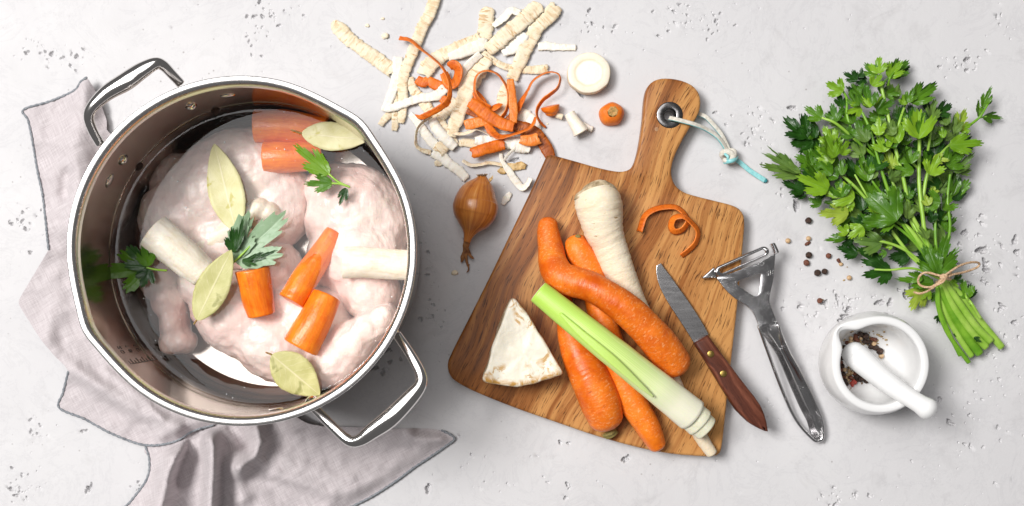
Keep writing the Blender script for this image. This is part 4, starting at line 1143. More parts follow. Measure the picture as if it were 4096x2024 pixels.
    for ri, (f, z) in enumerate(rows):
        for k, (x, y) in enumerate(o):
            w = P(cx + (x - cx) * f, cy + (y - cy) * f, BT + H)
            dz = 0
            if z >= H - .002: dz = .0016 * mn.noise(Vector((w.x * 70, w.y * 70, 3))) + .0008 * mn.noise(Vector((w.x * 170, w.y * 170, 8)))
            if 0 < ri < 5:
                w.x += .0012 * mn.noise(Vector((w.x * 90, w.y * 90, z * 90))); w.y += .0012 * mn.noise(Vector((w.x * 90, w.y * 90, z * 90 + 5)))
            V.append(Vector((w.x, w.y, BT + .0002 + z + dz))); UV.append((f, k / N))
    V.append(P(cx, cy, BT + H)); UV.append((0, .5))
    for i in range(len(rows) - 1):
        for k in range(N): F.append((i * N + k, (i + 1) * N + k, (i + 1) * N + (k + 1) % N, i * N + (k + 1) % N)); MI.append(1 if i < 4 else 0)
    b = (len(rows) - 1) * N
    for k in range(N): F.append((b + k, len(V) - 1, b + (k + 1) % N)); MI.append(0)
    g = Geo(); g.add(V, F, UV, MI)
    bm = bmesh.new()
    emit('wedge', g, [M_CELERIAC, M_CELERIAC_SKIN], root); bm.free()
    # carrot curl
    c = [(1075, 478), (1120, 350), (1200, 290), (1300, 268), (1390, 272), (1455, 320), (1490, 395), (1440, 468), (1372, 482), (1343, 430), (1372, 362), (1455, 350), (1530, 410), (1577, 480), (1560, 570), (1500, 640), (1435, 690)]
    zz = [.004] * 6 + [.005, .005, .005, .006, .009, .011, .009, .006, .005, .004, .003]
    g = ribbon([(2050 + x / 2.1213, 700 + y / 2.1213, BT + z, 30, 48) for (x, y), z in zip(c, zz)], .0009, .05, 500, .03, n=120, seed=2)
    emit('carrot_peel', g, [M_CPEEL_OUT, M_CPEEL_IN], label='curled orange carrot peel alone on the board below the handle', cat='carrot peel', group='carrot peels')
roots_on_board()

def knife_and_peeler():
    k = lambda x, y: (2600 + x / 1.34, 900 + y / 1.34)
    root = thing('paring_knife', 'small paring knife with a dark wooden handle lying over the board edge', 'knife', P(2850, 1500, BT))
    bl = [(36, 216), (48, 210), (60, 203), (72, 222), (110, 272), (160, 342), (205, 405), (255, 480), (290, 538), (313, 580), (313, 592), (296, 606), (262, 625), (240, 640), (222, 610), (190, 560), (150, 498), (110, 438), (80, 388), (58, 345), (42, 300), (34, 258), (33, 232)]
    def zk(x, y): return 0.0
    g = slab([[k(*p) for p in bl]], BT + .0028, BT + .0043, .0005); emit('blade', g, M_BLADE, root, smooth=False)
    hd = [(240, 634), (276, 610), (312, 590), (345, 634), (390, 695), (430, 748), (480, 815), (530, 880), (566, 925), (594, 966), (615, 1012), (628, 1058), (636, 1108), (618, 1106), (590, 1094), (560, 1078), (530, 1058), (498, 1028), (465, 994), (420, 925), (378, 858), (330, 778), (282, 700)]
    g = slab([[k(*p) for p in hd]], BT + .0006, BT + .0125, .0026); emit('handle', g, M_KNIFE_WOOD, root)
    for x, y in ((325, 691), (393, 797)):
        c = P(*k(x, y), BT + .0124); g = lathe([(.0001, .0006), (.0022, .00055), (.0029, .0003), (.0030, -.001)], 24, centre=c); emit('rivet', g, M_BRASS, root)
    # peeler
    q = lambda x, y: (2760 + x / 2.828, 950 + y / 2.828)
    r = lambda x, y: (2800 + x / 2.5463, 1300 + y / 2.5463)
    root = thing('vegetable_peeler', 'scuffed chrome Y-shaped vegetable peeler leaning on the right board edge', 'peeler', P(3100, 1350, 0))
    zp = .020
    fr = [(303, 462), (330, 432), (380, 420), (470, 398), (560, 365), (660, 325), (760, 285), (850, 240), (915, 200), (962, 190), (962, 260), (955, 380), (945, 480), (925, 570), (908, 650), (902, 700), (912, 760), (935, 820), (960, 885), (985, 955), (990, 985), (930, 985), (860, 1000), (815, 1020), (788, 1045), (765, 970), (745, 915), (720, 865), (690, 820), (640, 775), (580, 735), (510, 690), (450, 640), (400, 590), (350, 525)]
    ho = [(540, 503), (600, 470), (690, 437), (770, 410), (792, 405), (800, 425), (796, 520), (786, 600), (775, 635), (745, 662), (712, 655), (660, 625), (600, 580), (550, 540)]
    g = slab([outline([q(*p) for p in fr], 160), outline([q(*p) for p in ho], 60)], zp - .0012, zp, .0005); emit('frame', g, M_CHROME, root)
    def bar(x0, y0, x1, y1, hw): # stadium outline
        a = math.atan2(y1 - y0, x1 - x0); out = []
        for t in np.linspace(a + math.pi / 2, a + 3 * math.pi / 2, 14): out.append(q(x0 + hw * math.cos(t), y0 + hw * math.sin(t)))
        for t in np.linspace(a - math.pi / 2, a + math.pi / 2, 14): out.append(q(x1 + hw * math.cos(t), y1 + hw * math.sin(t)))
        return out
    def zb(x, y):
        A, B = P(*q(335, 385), 0), P(*q(860, 160), 0); d = (B - A).normalized(); n = Vector((-d.y, d.x, 0)); t = (Vector((x, y, 0)) - A).dot(n)
        return -.25 * abs(t - .002) - .02 * t
    g = slab([bar(345, 378, 838, 160, 62), bar(365, 372, 828, 166, 26)], zp + .0012, zp + .0042, .0012, zf=zb); emit('swivel_blade', g, M_CHROME, root)
    g = slab([outline([q(*p) for p in ((140, 448), (205, 390), (262, 340), (276, 338), (292, 400), (305, 455), (296, 464), (250, 458), (150, 466))], 60)], zp - .001, zp + .0030, .0011); emit('eye_remover_tip', g, M_CHROME, root)
    g = slab([outline([q(*p) for p in ((920, 78), (945, 58), (968, 62), (1010, 150), (1012, 175), (985, 188), (962, 186), (940, 130))], 60)], zp - .002, zp + .0055, .0018); emit('blade_pivot', g, M_CHROME, root)
    # handle: pressed channel with rolled edges
    lf = [(575, -30), (610, 70), (655, 200), (720, 380), (790, 570), (850, 720), (920, 880), (990, 1000), (1060, 1085), (1120, 1145), (1175, 1192)]
    rt = [(800, -30), (830, 70), (870, 170), (930, 300), (1000, 420), (1060, 540), (1120, 660), (1180, 790), (1230, 910), (1260, 1030), (1265, 1100)]
    n = 64
    A = spline([(*r(*p), 0) for p in lf], n); B = spline([(*r(*p), 0) for p in rt], n)
    # concave trough whose left edge stands free of the frame loop, and the loop of rolled edge round it
    V, F, UV = [], [], []; m = 19
    def zc(t): return lerp(zp - .002, .0068, sstep(0, .8, t))
    for lay in (0, 1):
        for i in range(n):
            t = i / (n - 1); fl = lerp(.06, .38, sstep(.03, .30, t)) * (1 - .75 * sstep(.80, 1.0, t)); fr_ = .955
            hh = .0040 * sstep(-.15, .15, t) * (1 - .35 * sstep(.85, 1, t))
            for k2 in range(m):
                u = k2 / (m - 1); f = lerp(fl, fr_, u)
                x, y = lerp(A[i, 0], B[i, 0], f), lerp(A[i, 1], B[i, 1], f)
                z = max(.0010, zc(t) - .003 + hh * (abs(2 * u - 1) ** 1.5) - lay * .0009)
                V.append(P(x, y, z)); UV.append((f, t))
    N = n * m
    for i in range(n - 1):
        for k2 in range(m - 1):
            a = i * m + k2; F.append((a, a + m, a + m + 1, a + 1)); F.append((a + N, a + N + 1, a + N + m + 1, a + N + m))
        for k2 in (0, m - 1):
            a = i * m + k2; F.append((a, a + N, a + m + N, a + m) if k2 == 0 else (a, a + m, a + m + N, a + N))
    for k2 in range(m - 1):
        a = (n - 1) * m + k2; F.append((a, a + N, a + 1 + N, a + 1))
    g = Geo(); g.add(V, F, UV); emit('handle', g, M_CHROME, root)
    loop = [(A[i, 0] + 4, A[i, 1], zc(i / (n - 1)) + .0012, 6.5) for i in range(2, n, 4)]
    loop += [(*r(1205, 1175), .0072, 9), (*r(1238, 1160), .0072, 9)]
    loop += [(B[i, 0] - 4, B[i, 1], zc(i / (n - 1)) + .0012, 6.5) for i in range(n - 2, 1, -4)]
    g = tube(loop, n=170, seg=10, flat=1.1, caplen=.5); emit('handle_rim', g, M_CHROME, root)
knife_and_peeler()
# ------------------------------------------------------------------ onion, mortar, peppercorns
def onion():
    f = lambda x, y: (1700 + x / 2.4475, 600 + y / 2.4475)
    root = thing('onion', 'small brown onion with a dried twisted neck beside the board', 'onion', P(1905, 830, 0))
    pr = [(559, 262, 46), (557, 285, 66), (548, 330, 118), (532, 385, 160), (515, 440, 190), (502, 500, 212), (495, 555, 221), (485, 610, 216), (474, 660, 198), (462, 710, 165), (450, 752, 124), (440, 790, 82), (430, 825, 56), (420, 860, 42), (410, 900, 34)]
    q = []
    for x, y, r in pr: q.append((*f(x, y), max(px(r / 2.4475, .018), .018 * (1 if r < 200 else 1)) * .98 + .0005, r / 2.4475))
    g = tube(q, n=90, seg=48, caplen=.25, lump=.025, lfreq=40, seed=2, cap1='none'); emit('bulb', g, M_ONION, root)
    g = Geo()
    rng = random.Random(5)
    for pts in ([(418, 860, 42), (408, 900, 36), (398, 950, 27), (392, 990, 22)], [(412, 880, 26), (400, 940, 24), (385, 1000, 20), (372, 1050, 22), (360, 1085, 12), (352, 1100, 4)], [(420, 890, 20), (410, 960, 20), (400, 1020, 16), (405, 1080, 14), (420, 1130, 10), (428, 1160, 8), (418, 1190, 6), (408, 1198, 3)],
                [(408, 950, 18), (420, 990, 20), (440, 1030, 14), (465, 1055, 12), (478, 1062, 5)], [(400, 980, 16), (398, 1040, 12), (412, 1100, 10), (422, 1130, 12), (436, 1122, 4)]):
        tube([(*f(x, y), .012 - .009 * sstep(850, 1150, y), r / 2.4475) for x, y, r in pts], n=24, seg=10, lump=.35, lfreq=260, flat=.7, geo=g, seed=rng.random() * 9)
    emit('dried_neck', g, M_ONION_DRY, root)
    g = Geo()
    for i in range(46):
        a, b = rng.uniform(-1, 1), rng.uniform(-.5, 1)
        x, y = 562 + 42 * a, 250 + 8 * b
        tube([(*f(x, y), .017 + .004 * rng.random(), 2.2), (*f(x + rng.uniform(-18, 18), y - rng.uniform(2, 16)), .018 + .006 * rng.random(), 1.2)], n=5, seg=5, geo=g)
    emit('root_hairs', g, M_ONION_ROOT, root)
    g = Geo()
    ribbon([(*f(630, 300), .022, 14, 10), (*f(650, 278), .025, 13, 40), (*f(662, 258), .027, 8, 60)], .0004, .3, 900, .1, geo=g, n=14)
    emit('skin_flake', g, [M_PEEL_BROWN, M_PEEL_BROWN], root)
onion()

MC = None
def mortar():
    global MC
    zr = .055
    C = P(3524, 1458, zr); C.z = 0; MC = C
    R, RI = px(194.5, zr), px(161, zr)
    root = thing('mortar', 'white porcelain mortar with a pouring spout, holding cracked peppercorns', 'mortar', C)
    sp = math.radians(140)
    def bend(th, r, z):
        d = (th - sp + math.pi) % (2 * math.pi) - math.pi
        k = sstep(.030, zr, z) * math.exp(-(d / .20) ** 2)
        k2 = sstep(.030, zr, z) * math.exp(-(d / .36) ** 2)
        if r > R * .95 or z < .02: return r + .0062 * k2 * (1 if r > .02 else 0), z - .0020 * k * (1 if z > .045 else 0)
        return r + .0085 * k * (1 if r > .02 else 0), z - .0035 * k * (1 if z > .045 else 0)
    prof = [(.001, 0), (.024, 0), (.027, .0008), (.029, .003), (.034, .008), (.0385, .015), (.0408, .024), (.0415, .032), (.0408, .041), (.0398, .048), (R, .053), (R - .0005, .0545), (R - .0016, zr), (R - .004, zr + .0002), (RI + .0016, zr), (RI + .0005, .0545), (RI, .053), (RI - .0006, .046), (.0312, .036), (.0295, .026), (.026, .018), (.020, .012), (.012, .0092), (.001, .0085)]
    g = lathe(prof, 128, bend, centre=C + Vector((0, 0, .0004))); emit('bowl', g, M_CERAMIC, root)
    # pestle resting in it
    f = lambda x, y: (3200 + x / 2.314, 1200 + y / 2.314)
    pts = [(494, 490, .0285, 48), (520, 515, .0295, 51), (580, 570, .033, 51), (660, 640, .037, 48), (760, 725, .042, 44.5), (860, 800, .048, 42), (960, 868, .055, 39), (1050, 925, .061, 37.5), (1110, 962, .065, 38.5), (1150, 988, .067, 42), (1175, 1004, .068, 44)]
    g = tube([(*f(x, y), z, r) for x, y, z, r in pts], n=80, seg=36, caplen=.85)
    emit('pestle', g, M_CERAMIC, label='white porcelain pestle leaning in the mortar', cat='pestle')
mortar()

def bowl_z(d):
    """height of the bowl floor at distance d from its axis"""
    return float(np.interp(d, [.001, .012, .020, .026, .0295, .0312, .034], [.0089, .0096, .0124, .0184, .0264, .0364, .046]))
def peppercorns():
    rng = random.Random(3)
    grp = 'loose peppercorns on the table beside the parsley'
    S = [(3234, 882, 13, 0, 'black peppercorn by itself left of the parsley leaves, highest of the loose ones'), (3152, 963, 10.5, 2, 'cream peppercorn nearest the peeler pivot'), (3234, 954, 10, 2, 'cream peppercorn touching a broken red-brown one'),
         (3235, 1020, 13, 0, 'blackest peppercorn, upper of the pair right of the peeler'), (3226, 1051, 12.5, 1, 'dark brown peppercorn, lower of the pair right of the peeler'), (3314, 1023, 11, 1, 'reddish brown peppercorn left of the cracked one'),
         (3270, 1091, 13.5, 0, 'black peppercorn, left one of a touching pair'), (3299, 1086, 12, 0, 'black peppercorn, right one of a touching pair'), (3397, 1111, 10, 2, 'cream peppercorn below the cracked one, nearest the parsley stems'), (3279, 1203, 11, 1, 'dark peppercorn with a chip beside it, above the mortar')]
    mts = [M_PEPPER, M_PEPPER_RED, M_PEPPER_WHITE]
    for x, y, r, m, lb in S:
        R = px(r); c = P(x, y, R * .95)
        g = ball(c, R, 16, 11, (1, 1, .95), .16 if m < 2 else .05, 900, x); emit('peppercorn', g, mts[m], label=lb, cat='peppercorn', group=grp)
    for x, y, mt, lb, parts in ((3230, 975, M_PEPPER_RED, 'broken red-brown peppercorn under a cream one', ((0, 0, 8), (7, -5, 6), (-6, 3, 6))), (3354, 1043, M_PEPPER_RED, 'cracked peppercorn split open to show its pale inside', ((0, -2, 8), (3, 4, 6))), ):
        root = thing('broken_peppercorn', lb, 'peppercorn', P(x, y, 0), grp)
        for dx, dy, r in parts: emit('shell_piece', ball(P(x + dx, y + dy, px(r) * .7), px(r), 9, 6, (1, .9, .7), .5, 900, dx), mt, root)
        if 'pale' in lb:
            emit('seed_half', ball(P(x + 10, y + 14, px(6)), px(9), 9, 6, (1, .8, .6), .3, 900, 3), M_PEPPER_WHITE, root)
    g = Geo()
    for x, y, r in ((3389, 1068, 3), (3376, 1120, 4), (3348, 969, 4), (3374, 1122, 3), (3449, 1066, 2.5), (3288, 1199, 5), (2870, 1075, 0)):
        if r: ball(P(x, y, px(r) * .6), px(r), 7, 5, (1.3, .8, .6), .5, 900, x, g)
    emit('pepper_crumbs', g, M_PEPPER_BIT, label='scattered crumbs of cracked pepper on the grey table', cat='pepper crumbs', kind='stuff')
    # corns inside the mortar, settled on the bowl round the head of the pestle
    protos = []
    for m, mt in ((0, M_PEPPER), (1, M_PEPPER_RED), (2, M_PEPPER_WHITE)):
        o = emit('peppercorn', ball(Vector((0, 0, 0)), .0024, 12, 8, (1, 1, .95), .2 if m < 2 else .06, 900, m * 3.0), mt, loc=(0, 0, 0)); protos.append(o.data); bpy.data.objects.remove(o)
    f = lambda x, y: (3300 + x / 4.2423, 1280 + y / 4.2423)
    spots = [(600, 240, 0, 1.0), (690, 275, 0, 1.25), (520, 270, 1, .8), (440, 310, 2, .75), (435, 365, 2, .85), (520, 320, 1, .9), (610, 310, 2, .6), (560, 345, 1, .7), (670, 365, 0, .85), (720, 375, 0, .85), (770, 370, 0, .8), (800, 320, 1, .7), (850, 335, 1, .8), (832, 405, 2, .85), (780, 455, 0, .95), (860, 470, 0, 1.1), (930, 530, 0, 1.25), (955, 610, 2, .95), (370, 385, 1, .7),
             (270, 720, 1, .8), (290, 780, 0, .9), (328, 845, 2, .8), (275, 850, 1, .7), (310, 920, 0, .9), (405, 850, 2, .45), (400, 910, 2, .5), (460, 900, 2, .55), (500, 915, 1, .7), (435, 980, 1, .9), (360, 975, 2, .5), (395, 1020, 2, .55), (525, 975, 0, .8), (340, 1030, 0, .9), (615, 1000, 0, 1.15), (700, 1030, 0, .95), (370, 1085, 0, .7), (545, 1025, 0, .7), (320, 960, 1, .7), (560, 950, 0, .8), (640, 950, 0, .8), (330, 460, 0, .8), (300, 560, 0, .8), (290, 650, 0, .8)]
    def place(x, y, rad):
        z = .03
        for _ in range(12):
            w = P(*f(x, y), z); d = min(.0305, math.hypot(w.x - MC.x, w.y - MC.y)); z = .5 * z + .5 * (bowl_z(d) + rad * 1.1)
        return P(*f(x, y), z)
    names = {0: 'black peppercorn among those in the mortar', 1: 'brown peppercorn among those in the mortar', 2: 'pale peppercorn among those in the mortar'}
    for x, y, m, sc in spots:
        o = bpy.data.objects.new('peppercorn', protos[m]); col.objects.link(o)
        o.location = place(x, y, .0024 * sc); o.scale = (sc,) * 3; o.rotation_euler = (rng.uniform(0, 6), rng.uniform(0, 6), 0)
        tag(o, names[m], 'peppercorn', ('black', 'brown', 'pale')[m] + ' peppercorns in the mortar')
    root = thing('pink_peppercorn', 'pink peppercorn cluster at the front of the pepper in the mortar', 'peppercorn', place(480, 1070, .002))
    for x, y, r in ((455, 1075, .0019), (505, 1062, .0018), (480, 1035, .0015), (462, 1110, .0013)): emit('husk', ball(place(x, y, .002) + Vector((0, 0, .0006)), r, 12, 8, (1, 1, .9), .2, 900, x), M_PEPPER_PINK, root)
    g = Geo()
    for i in range(240):
        if i % 2: x, y = rng.gauss(420, 90), rng.gauss(930, 90)
        else: x, y = rng.gauss(640, 170), rng.gauss(360, 80)
        w = place(x, y, .0008)
        if math.hypot(w.x - MC.x, w.y - MC.y) > .030: continue
        ball(w, rng.uniform(.0005, .0013), 6, 4, (rng.uniform(.7, 1.4), rng.uniform(.6, 1.2), .7), .5, 1500, i, g)
    emit('cracked_pepper', g, M_PEPPER_BIT, label='coarsely cracked pepper grains between the peppercorns in the mortar', cat='pepper', kind='stuff')
peppercorns()

# ------------------------------------------------------------------ end slices and offcuts
def offcuts():
    # thick parsnip slice
    f = lambda x, y: (2140 + x / 3.1833, 180 + y / 3.1833)
    o = outline([f(*p) for p in ((412, 350), (428, 270), (480, 190), (560, 125), (660, 92), (770, 97), (860, 145), (930, 220), (960, 300), (958, 400), (935, 480), (895, 525), (800, 590), (690, 612), (600, 603), (520, 560), (450, 500), (420, 430))], 90)
    zt = .012; cx, cy = f(685, 350)
    root = thing('parsnip_slice', 'thick round end slice of parsnip, cut face up, right of the peelings', 'parsnip slice', P(cx, cy, 0))
    V, F, MI, UV = [], [], [], []; N = len(o)
    rows = [(.93, .0005), (1.0, .004), (1.0, zt - .0016), (.985, zt - .0004), (.95, zt), (.80, zt + .0002), (.66, zt + .0003), (.62, zt), (.45, zt + .0003), (.2, zt + .0004)]
    for fr, z in rows:
        for k, (x, y) in enumerate(o):
            w = P(cx + (x - cx) * fr, cy + (y - cy) * fr, zt); V.append(Vector((w.x, w.y, z + (.0002 * mn.noise(w * 300) if z > zt - .001 else 0)))); UV.append((fr, k / N))
    V.append(P(cx, cy, zt)); UV.append((0, 0))
    for i in range(len(rows) - 1):
        for k in range(N): F.append((i * N + k, i * N + (k + 1) % N, (i + 1) * N + (k + 1) % N, (i + 1) * N + k)); MI.append(1 if i < 3 else 0)
    b = (len(rows) - 1) * N
    for k in range(N): F.append((b + k, b + (k + 1) % N, len(V) - 1)); MI.append(0)
    m = Mat('parsnip_cut_rings', rough=.5, spec=.4); s = m.sep(m.coord('UV')); r = m.math('ADD', s[0], m.math('MULTIPLY', m.math('SUBTRACT', m.noise(m.coord('Object'), 130, 3), .5), .10))
    m.set('Base Color', m.ramp(r, [(0, (.88, .84, .74)), (.55, (.89, .85, .75)), (.645, (.78, .68, .48)), (.70, (.84, .755, .60)), (.95, (.86, .78, .64)), (1.0, (.72, .58, .38))])); m.bump(m.noise(m.coord('Object'), 500, 3), .2, .0005)
    m.set('Subsurface Weight', .1); m.set('Subsurface Scale', .002)
    g = Geo(); g.add(V, F, UV, MI); emit('cut_disc', g, [m.m, M_PARSNIP], root)
    # carrot tops
    root = thing('carrot_end', 'orange carrot end with its brown stem ring facing up, above the board handle', 'carrot end', P(*f(968, 890), 0), 'cut carrot ends')
    c = P(*f(968, 890), 0)
    g = lathe([(.001, 0), (.0085, .0002), (.0100, .002), (.0098, .006), (.0085, .010), (.0062, .0126), (.0040, .0136)], 48, lambda th, r, z: (r * (1 + .05 * math.sin(th * 2 + 1) + .03 * math.sin(5 * th)), z), centre=c)
    emit('root_body', g, M_CARROT, root)
    g = lathe([(.0042, .0134), (.0034, .0142), (.0028, .0136), (.0001, .0138)], 32, lambda th, r, z: (r * (1 + .08 * math.sin(th * 7)), z + .0003 * math.sin(th * 11)), centre=c + Vector((.0003, .0008, 0)))
    emit('stem_scar', g, mk_simple('stem_scar_tan', (.27, .19, .05), (.62, .34, .12), 400, .7, bump=.6), root)
    root = thing('carrot_end', 'orange carrot end lying with its flat cut tipped up beside the looped peel', 'carrot end', P(*f(196, 800), 0), 'cut carrot ends')
    a = f(196, 800)
    V = []
    g = tube([(a[0] - 1, a[1] - 6, .0075, 37), (a[0] + 2, a[1] + 9, .0068, 34), (a[0] + 3, a[1] + 20, .006, 24)], n=14, seg=28, cap0='flat', capmi=1, caplen=.6, flat=.95, lump=.06, lfreq=100)
    emit('root_body', g, [M_CARROT, M_CARROT_CUT], root)
    b = [f(270, 890), f(310, 905), f(350, 918)]
    g = tube([(*b[0], .004, 11), (*b[1], .004, 12), (*b[2], .004, 12)], n=14, seg=14, cap0='flat', cap1='flat', lump=.1, lfreq=300); emit('stub', g, M_PARSNIP, root)
    # cut parsnip tip
    root = thing('parsnip_end', 'short white cut parsnip end between the two carrot ends', 'parsnip end', P(*f(540, 1000), 0))
    g = tube([(*f(440, 870), .0065, 22), (*f(500, 980), .007, 25), (*f(560, 1070), .0075, 30), (*f(588, 1118), .0075, 33)], n=24, seg=24, cap0='flat', cap1='flat', lump=.06, lfreq=120, rough_end=.2, flat=.85)
    emit('root_body', g, M_PARSNIP_FLESH, root)
    g = ribbon([(*f(610, 1000), .003, 20, 10), (*f(660, 1040), .004, 24, 15), (*f(735, 1075), .003, 22, 5)], .001, .2, 500, .1); emit('flap', g, [M_PEEL_IN, M_PEEL_OUT], root)
    # crumbs
    g = Geo()
    for x, y, r in ((1531, 74, 7), (1470, 102, 8), (1542, 143, 14), (1537, 150, 9), (1820, 1091, 13), (2190, 495, 4)):
        ball(P(x, y, px(r) * .35), px(r), 10, 6, (1.1, .8, .4), .5, 500, x, g)
    emit('parsnip_crumbs', g, M_PARSNIP, label='few small parsnip crumbs scattered round the peelings', cat='crumbs', kind='stuff')
offcuts()

# ------------------------------------------------------------------ peelings
def peelings():
    GP, GC = 'parsnip peels', 'carrot peels'
    rs = [0]
    def pp(label, pts, z=.002, mats=(0, 1), wr=.0006, cat='parsnip peel', grp=GP, roll=0, jag=.22, arch=.05, **k):
        rs[0] += 1.37
        q = []
        for i, p in enumerate(pts):
            p = tuple(p)
            if len(p) == 3: p = (p[0], p[1], z, p[2], roll)
            elif len(p) == 4: p = (p[0], p[1], p[3], p[2], roll)
            elif len(p) == 5: p = (p[0], p[1], p[3], p[2], p[4])
            q.append(p)
        q = [(p[0], p[1], (.0010 + .42 * p[2]) if p[4] < 25 else p[2], p[3] * (1.16 if p[4] < 25 else 1.0), p[4]) for p in q]
        M = [M_PEEL_OUT, M_PEEL_IN]
        if mats == 'in': M = [M_PEEL_IN, M_PEEL_OUT]
        elif mats == 'brown': M = [M_PEEL_BROWN, M_PEEL_OUT]
        g = ribbon(q, .0004, jag, 900, arch, wr, seed=rs[0], lift=.07, **k)
        return emit('parsnip_peel' if cat[0] == 'p' else 'carrot_peel', g, M, label=label, cat=cat, group=grp)
    pp('broad cream peel lying alone at the far left of the heap, pointing up left', [(1329, 88, 44), (1362, 119, 50), (1399, 157, 48), (1456, 201, 48), (1519, 245, 50), (1572, 288, 50)], .002, tip0=.08)
    pp('long narrow peel running down from the top picture edge at the left of the heap', [(1745, -30, 42), (1720, 53, 42), (1695, 94, 40), (1673, 148, 40), (1648, 214, 38), (1626, 267, 38), (1613, 314, 36), (1610, 361, 34), (1612, 400, 34), (1608, 430, 28)], .006)
    pp('white peel hanging down left of the long narrow one', [(1591, 228, 36), (1588, 294, 36), (1574, 353, 32), (1556, 400, 30), (1534, 444, 20)], .0045, 'in')
    pp('white peel slanting from the left corner of the heap up to the carrot scraps', [(1534, 443, 18), (1565, 432, 26), (1598, 419, 30), (1680, 393, 30), (1740, 384, 34), (1782, 351, 34)], .008, 'in', tip0=.1)
    pp('wide cream peel running down right beneath the white slanting one', [(1638, 310, 30), (1650, 353, 34), (1692, 407, 38), (1732, 459, 36), (1770, 500, 34), (1812, 565, 30), (1826, 585, 26)], .003)
    pp('short cream peel end sticking out at the lower left corner of the heap', [(1582, 372, 18), (1580, 410, 20), (1558, 455, 24), (1537, 478, 24), (1520, 500, 20)], .0025)
    pp('middle of three peel ends at the lower left of the heap', [(1577, 440, 20), (1581, 471, 24), (1580, 499, 24), (1577, 522, 20)], .0025)
    pp('right of three peel ends at the lower left of the heap', [(1612, 420, 30), (1609, 450, 30), (1606, 472, 28), (1603, 492, 22)], .0035)
    pp('short upright cream peel standing top centre of the heap', [(1946, 26, 42), (1948, 50, 52), (1945, 85, 54), (1940, 126, 52), (1930, 170, 48)], .003, tip0=.1)
    pp('curved brownish-edged peel bending left and down above the carrot scraps', [(1922, 150, 40), (1857, 178, 40), (1794, 207, 44), (1747, 236, 52), (1712, 268, 56), (1694, 302, 50)], .006)
    pp('white inner side of a peel folded over the curved brownish one', [(1934, 152, 30), (1925, 178, 44), (1880, 196, 42), (1840, 213, 38), (1793, 228, 26)], .009, 'in', roll=8)
    pp('longest diagonal peel, rising to the upper right at the top of the heap', [(2166, 18, 40), (2152, 30, 52), (2124, 50, 54), (2077, 94, 54), (2030, 132, 52), (1989, 170, 52), (1950, 204, 46)], .010, tip0=.06)
    pp('diagonal peel just right of the longest one, crossing down to the carrot loops', [(2228, 22, 46), (2210, 46, 54), (2193, 69, 50), (2152, 104, 52), (2127, 151, 50), (2102, 195, 48), (2083, 239, 46), (2061, 283, 42), (2048, 318, 40)], .006)
    pp('lower run of pale peel lying beneath the carrot loop', [(2042, 330, 38), (2016, 376, 42), (2007, 426, 40), (1992, 462, 36)], .003)
    pp('thin white curl between the upright peel and the longest diagonal one', [(1972, 104, 20), (2014, 72, 28), (2046, 40, 28), (2080, 52, 30)], .007, 'in', roll=15)
    pp('white folded peel showing between the two big diagonal ones', [(2098, 132, 36), (2086, 150, 44), (2048, 190, 46), (2008, 206, 36)], .005, 'in', roll=-8)
    pp('small pale peel lying apart at the right, left of the cut slice', [(2152, 186, 26), (2190, 184, 30), (2234, 188, 24), (2304, 190, 20)], .002, 'in')
    pp('narrow ridged peel running right across the middle of the heap', [(1932, 207, 20, .006), (1970, 239, 22, .006), (2008, 261, 24, .005), (2039, 270, 24, .004), (2093, 278, 26, .003), (2140, 280, 30, .003), (2191, 274, 32, .004)])
    pp('ridged pale peel lying on edge beside the wide central one', [(1924, 214, 26), (1880, 255, 28), (1843, 300, 28), (1828, 348, 26)], .013, 'in', roll=18)
    pp('wide central peel running down left through the heap', [(1950, 222, 46), (1918, 275, 60), (1885, 325, 64), (1862, 376, 58), (1846, 424, 50), (1830, 471, 48), (1812, 513, 42), (1806, 548, 30)], .009)
    pp('stubby cream peel tucked under the long orange strip', [(1822, 395, 44), (1800, 425, 46), (1776, 450, 42), (1762, 474, 30)], .005)
    pp('white peel lying along the wide cream one in the lower left of the heap', [(1728, 474, 30), (1746, 513, 36), (1774, 546, 40), (1803, 574, 38), (1822, 592, 30)], .007, 'in', arch=.22)
    pp('thin loop of peel standing on edge at the left of the heap', [(1725, 466, 16, .004, 50), (1694, 487, 18, .005, 60), (1671, 513, 20, .005, 66), (1664, 551, 20, .005, 66), (1668, 584, 20, .004, 50), (1694, 602, 22, .0035, 36), (1726, 610, 20, .003, 20)], wr=.0003)
    pp('flat translucent peel inside the thin loop', [(1640, 456, 20), (1678, 499, 30), (1706, 541, 32), (1732, 572, 34), (1756, 594, 30)], .0015, 'in')
    pp('small cream peel crossing the left end of the long white one', [(1788, 572, 44), (1768, 588, 46), (1752, 610, 40)], .005)
    pp('long white peel trailing down to the onion', [(1728, 610, 34), (1765, 626, 38), (1796, 655, 34), (1836, 683, 34), (1866, 716, 28)], .003, 'in')
    pp('tiny frayed scrap left of the white peel above the onion', [(1768, 646, 22), (1752, 652, 24), (1738, 654, 14)], .002)
    pp('cream ridged peel lying left of the chunky white one', [(1836, 572, 22), (1866, 570, 30), (1906, 578, 26), (1946, 588, 14)], .0025)
    pp('chunky white peel below the orange peels', [(1899, 558, 26), (1925, 562, 38), (1950, 560, 36), (1993, 556, 44), (2040, 567, 50), (2076, 579, 52), (2122, 590, 46)], .006, 'in', wr=.0018, arch=.2)
    pp('narrow white peel arching from the wide central one to the right', [(1808, 532, 14, .006, 30), (1847, 535, 18, .008, 40), (1883, 526, 18, .010, 40), (1906, 518, 14, .009, 60), (1942, 530, 12, .006, 60), (1965, 545, 10, .005, 50)], wr=.0003)
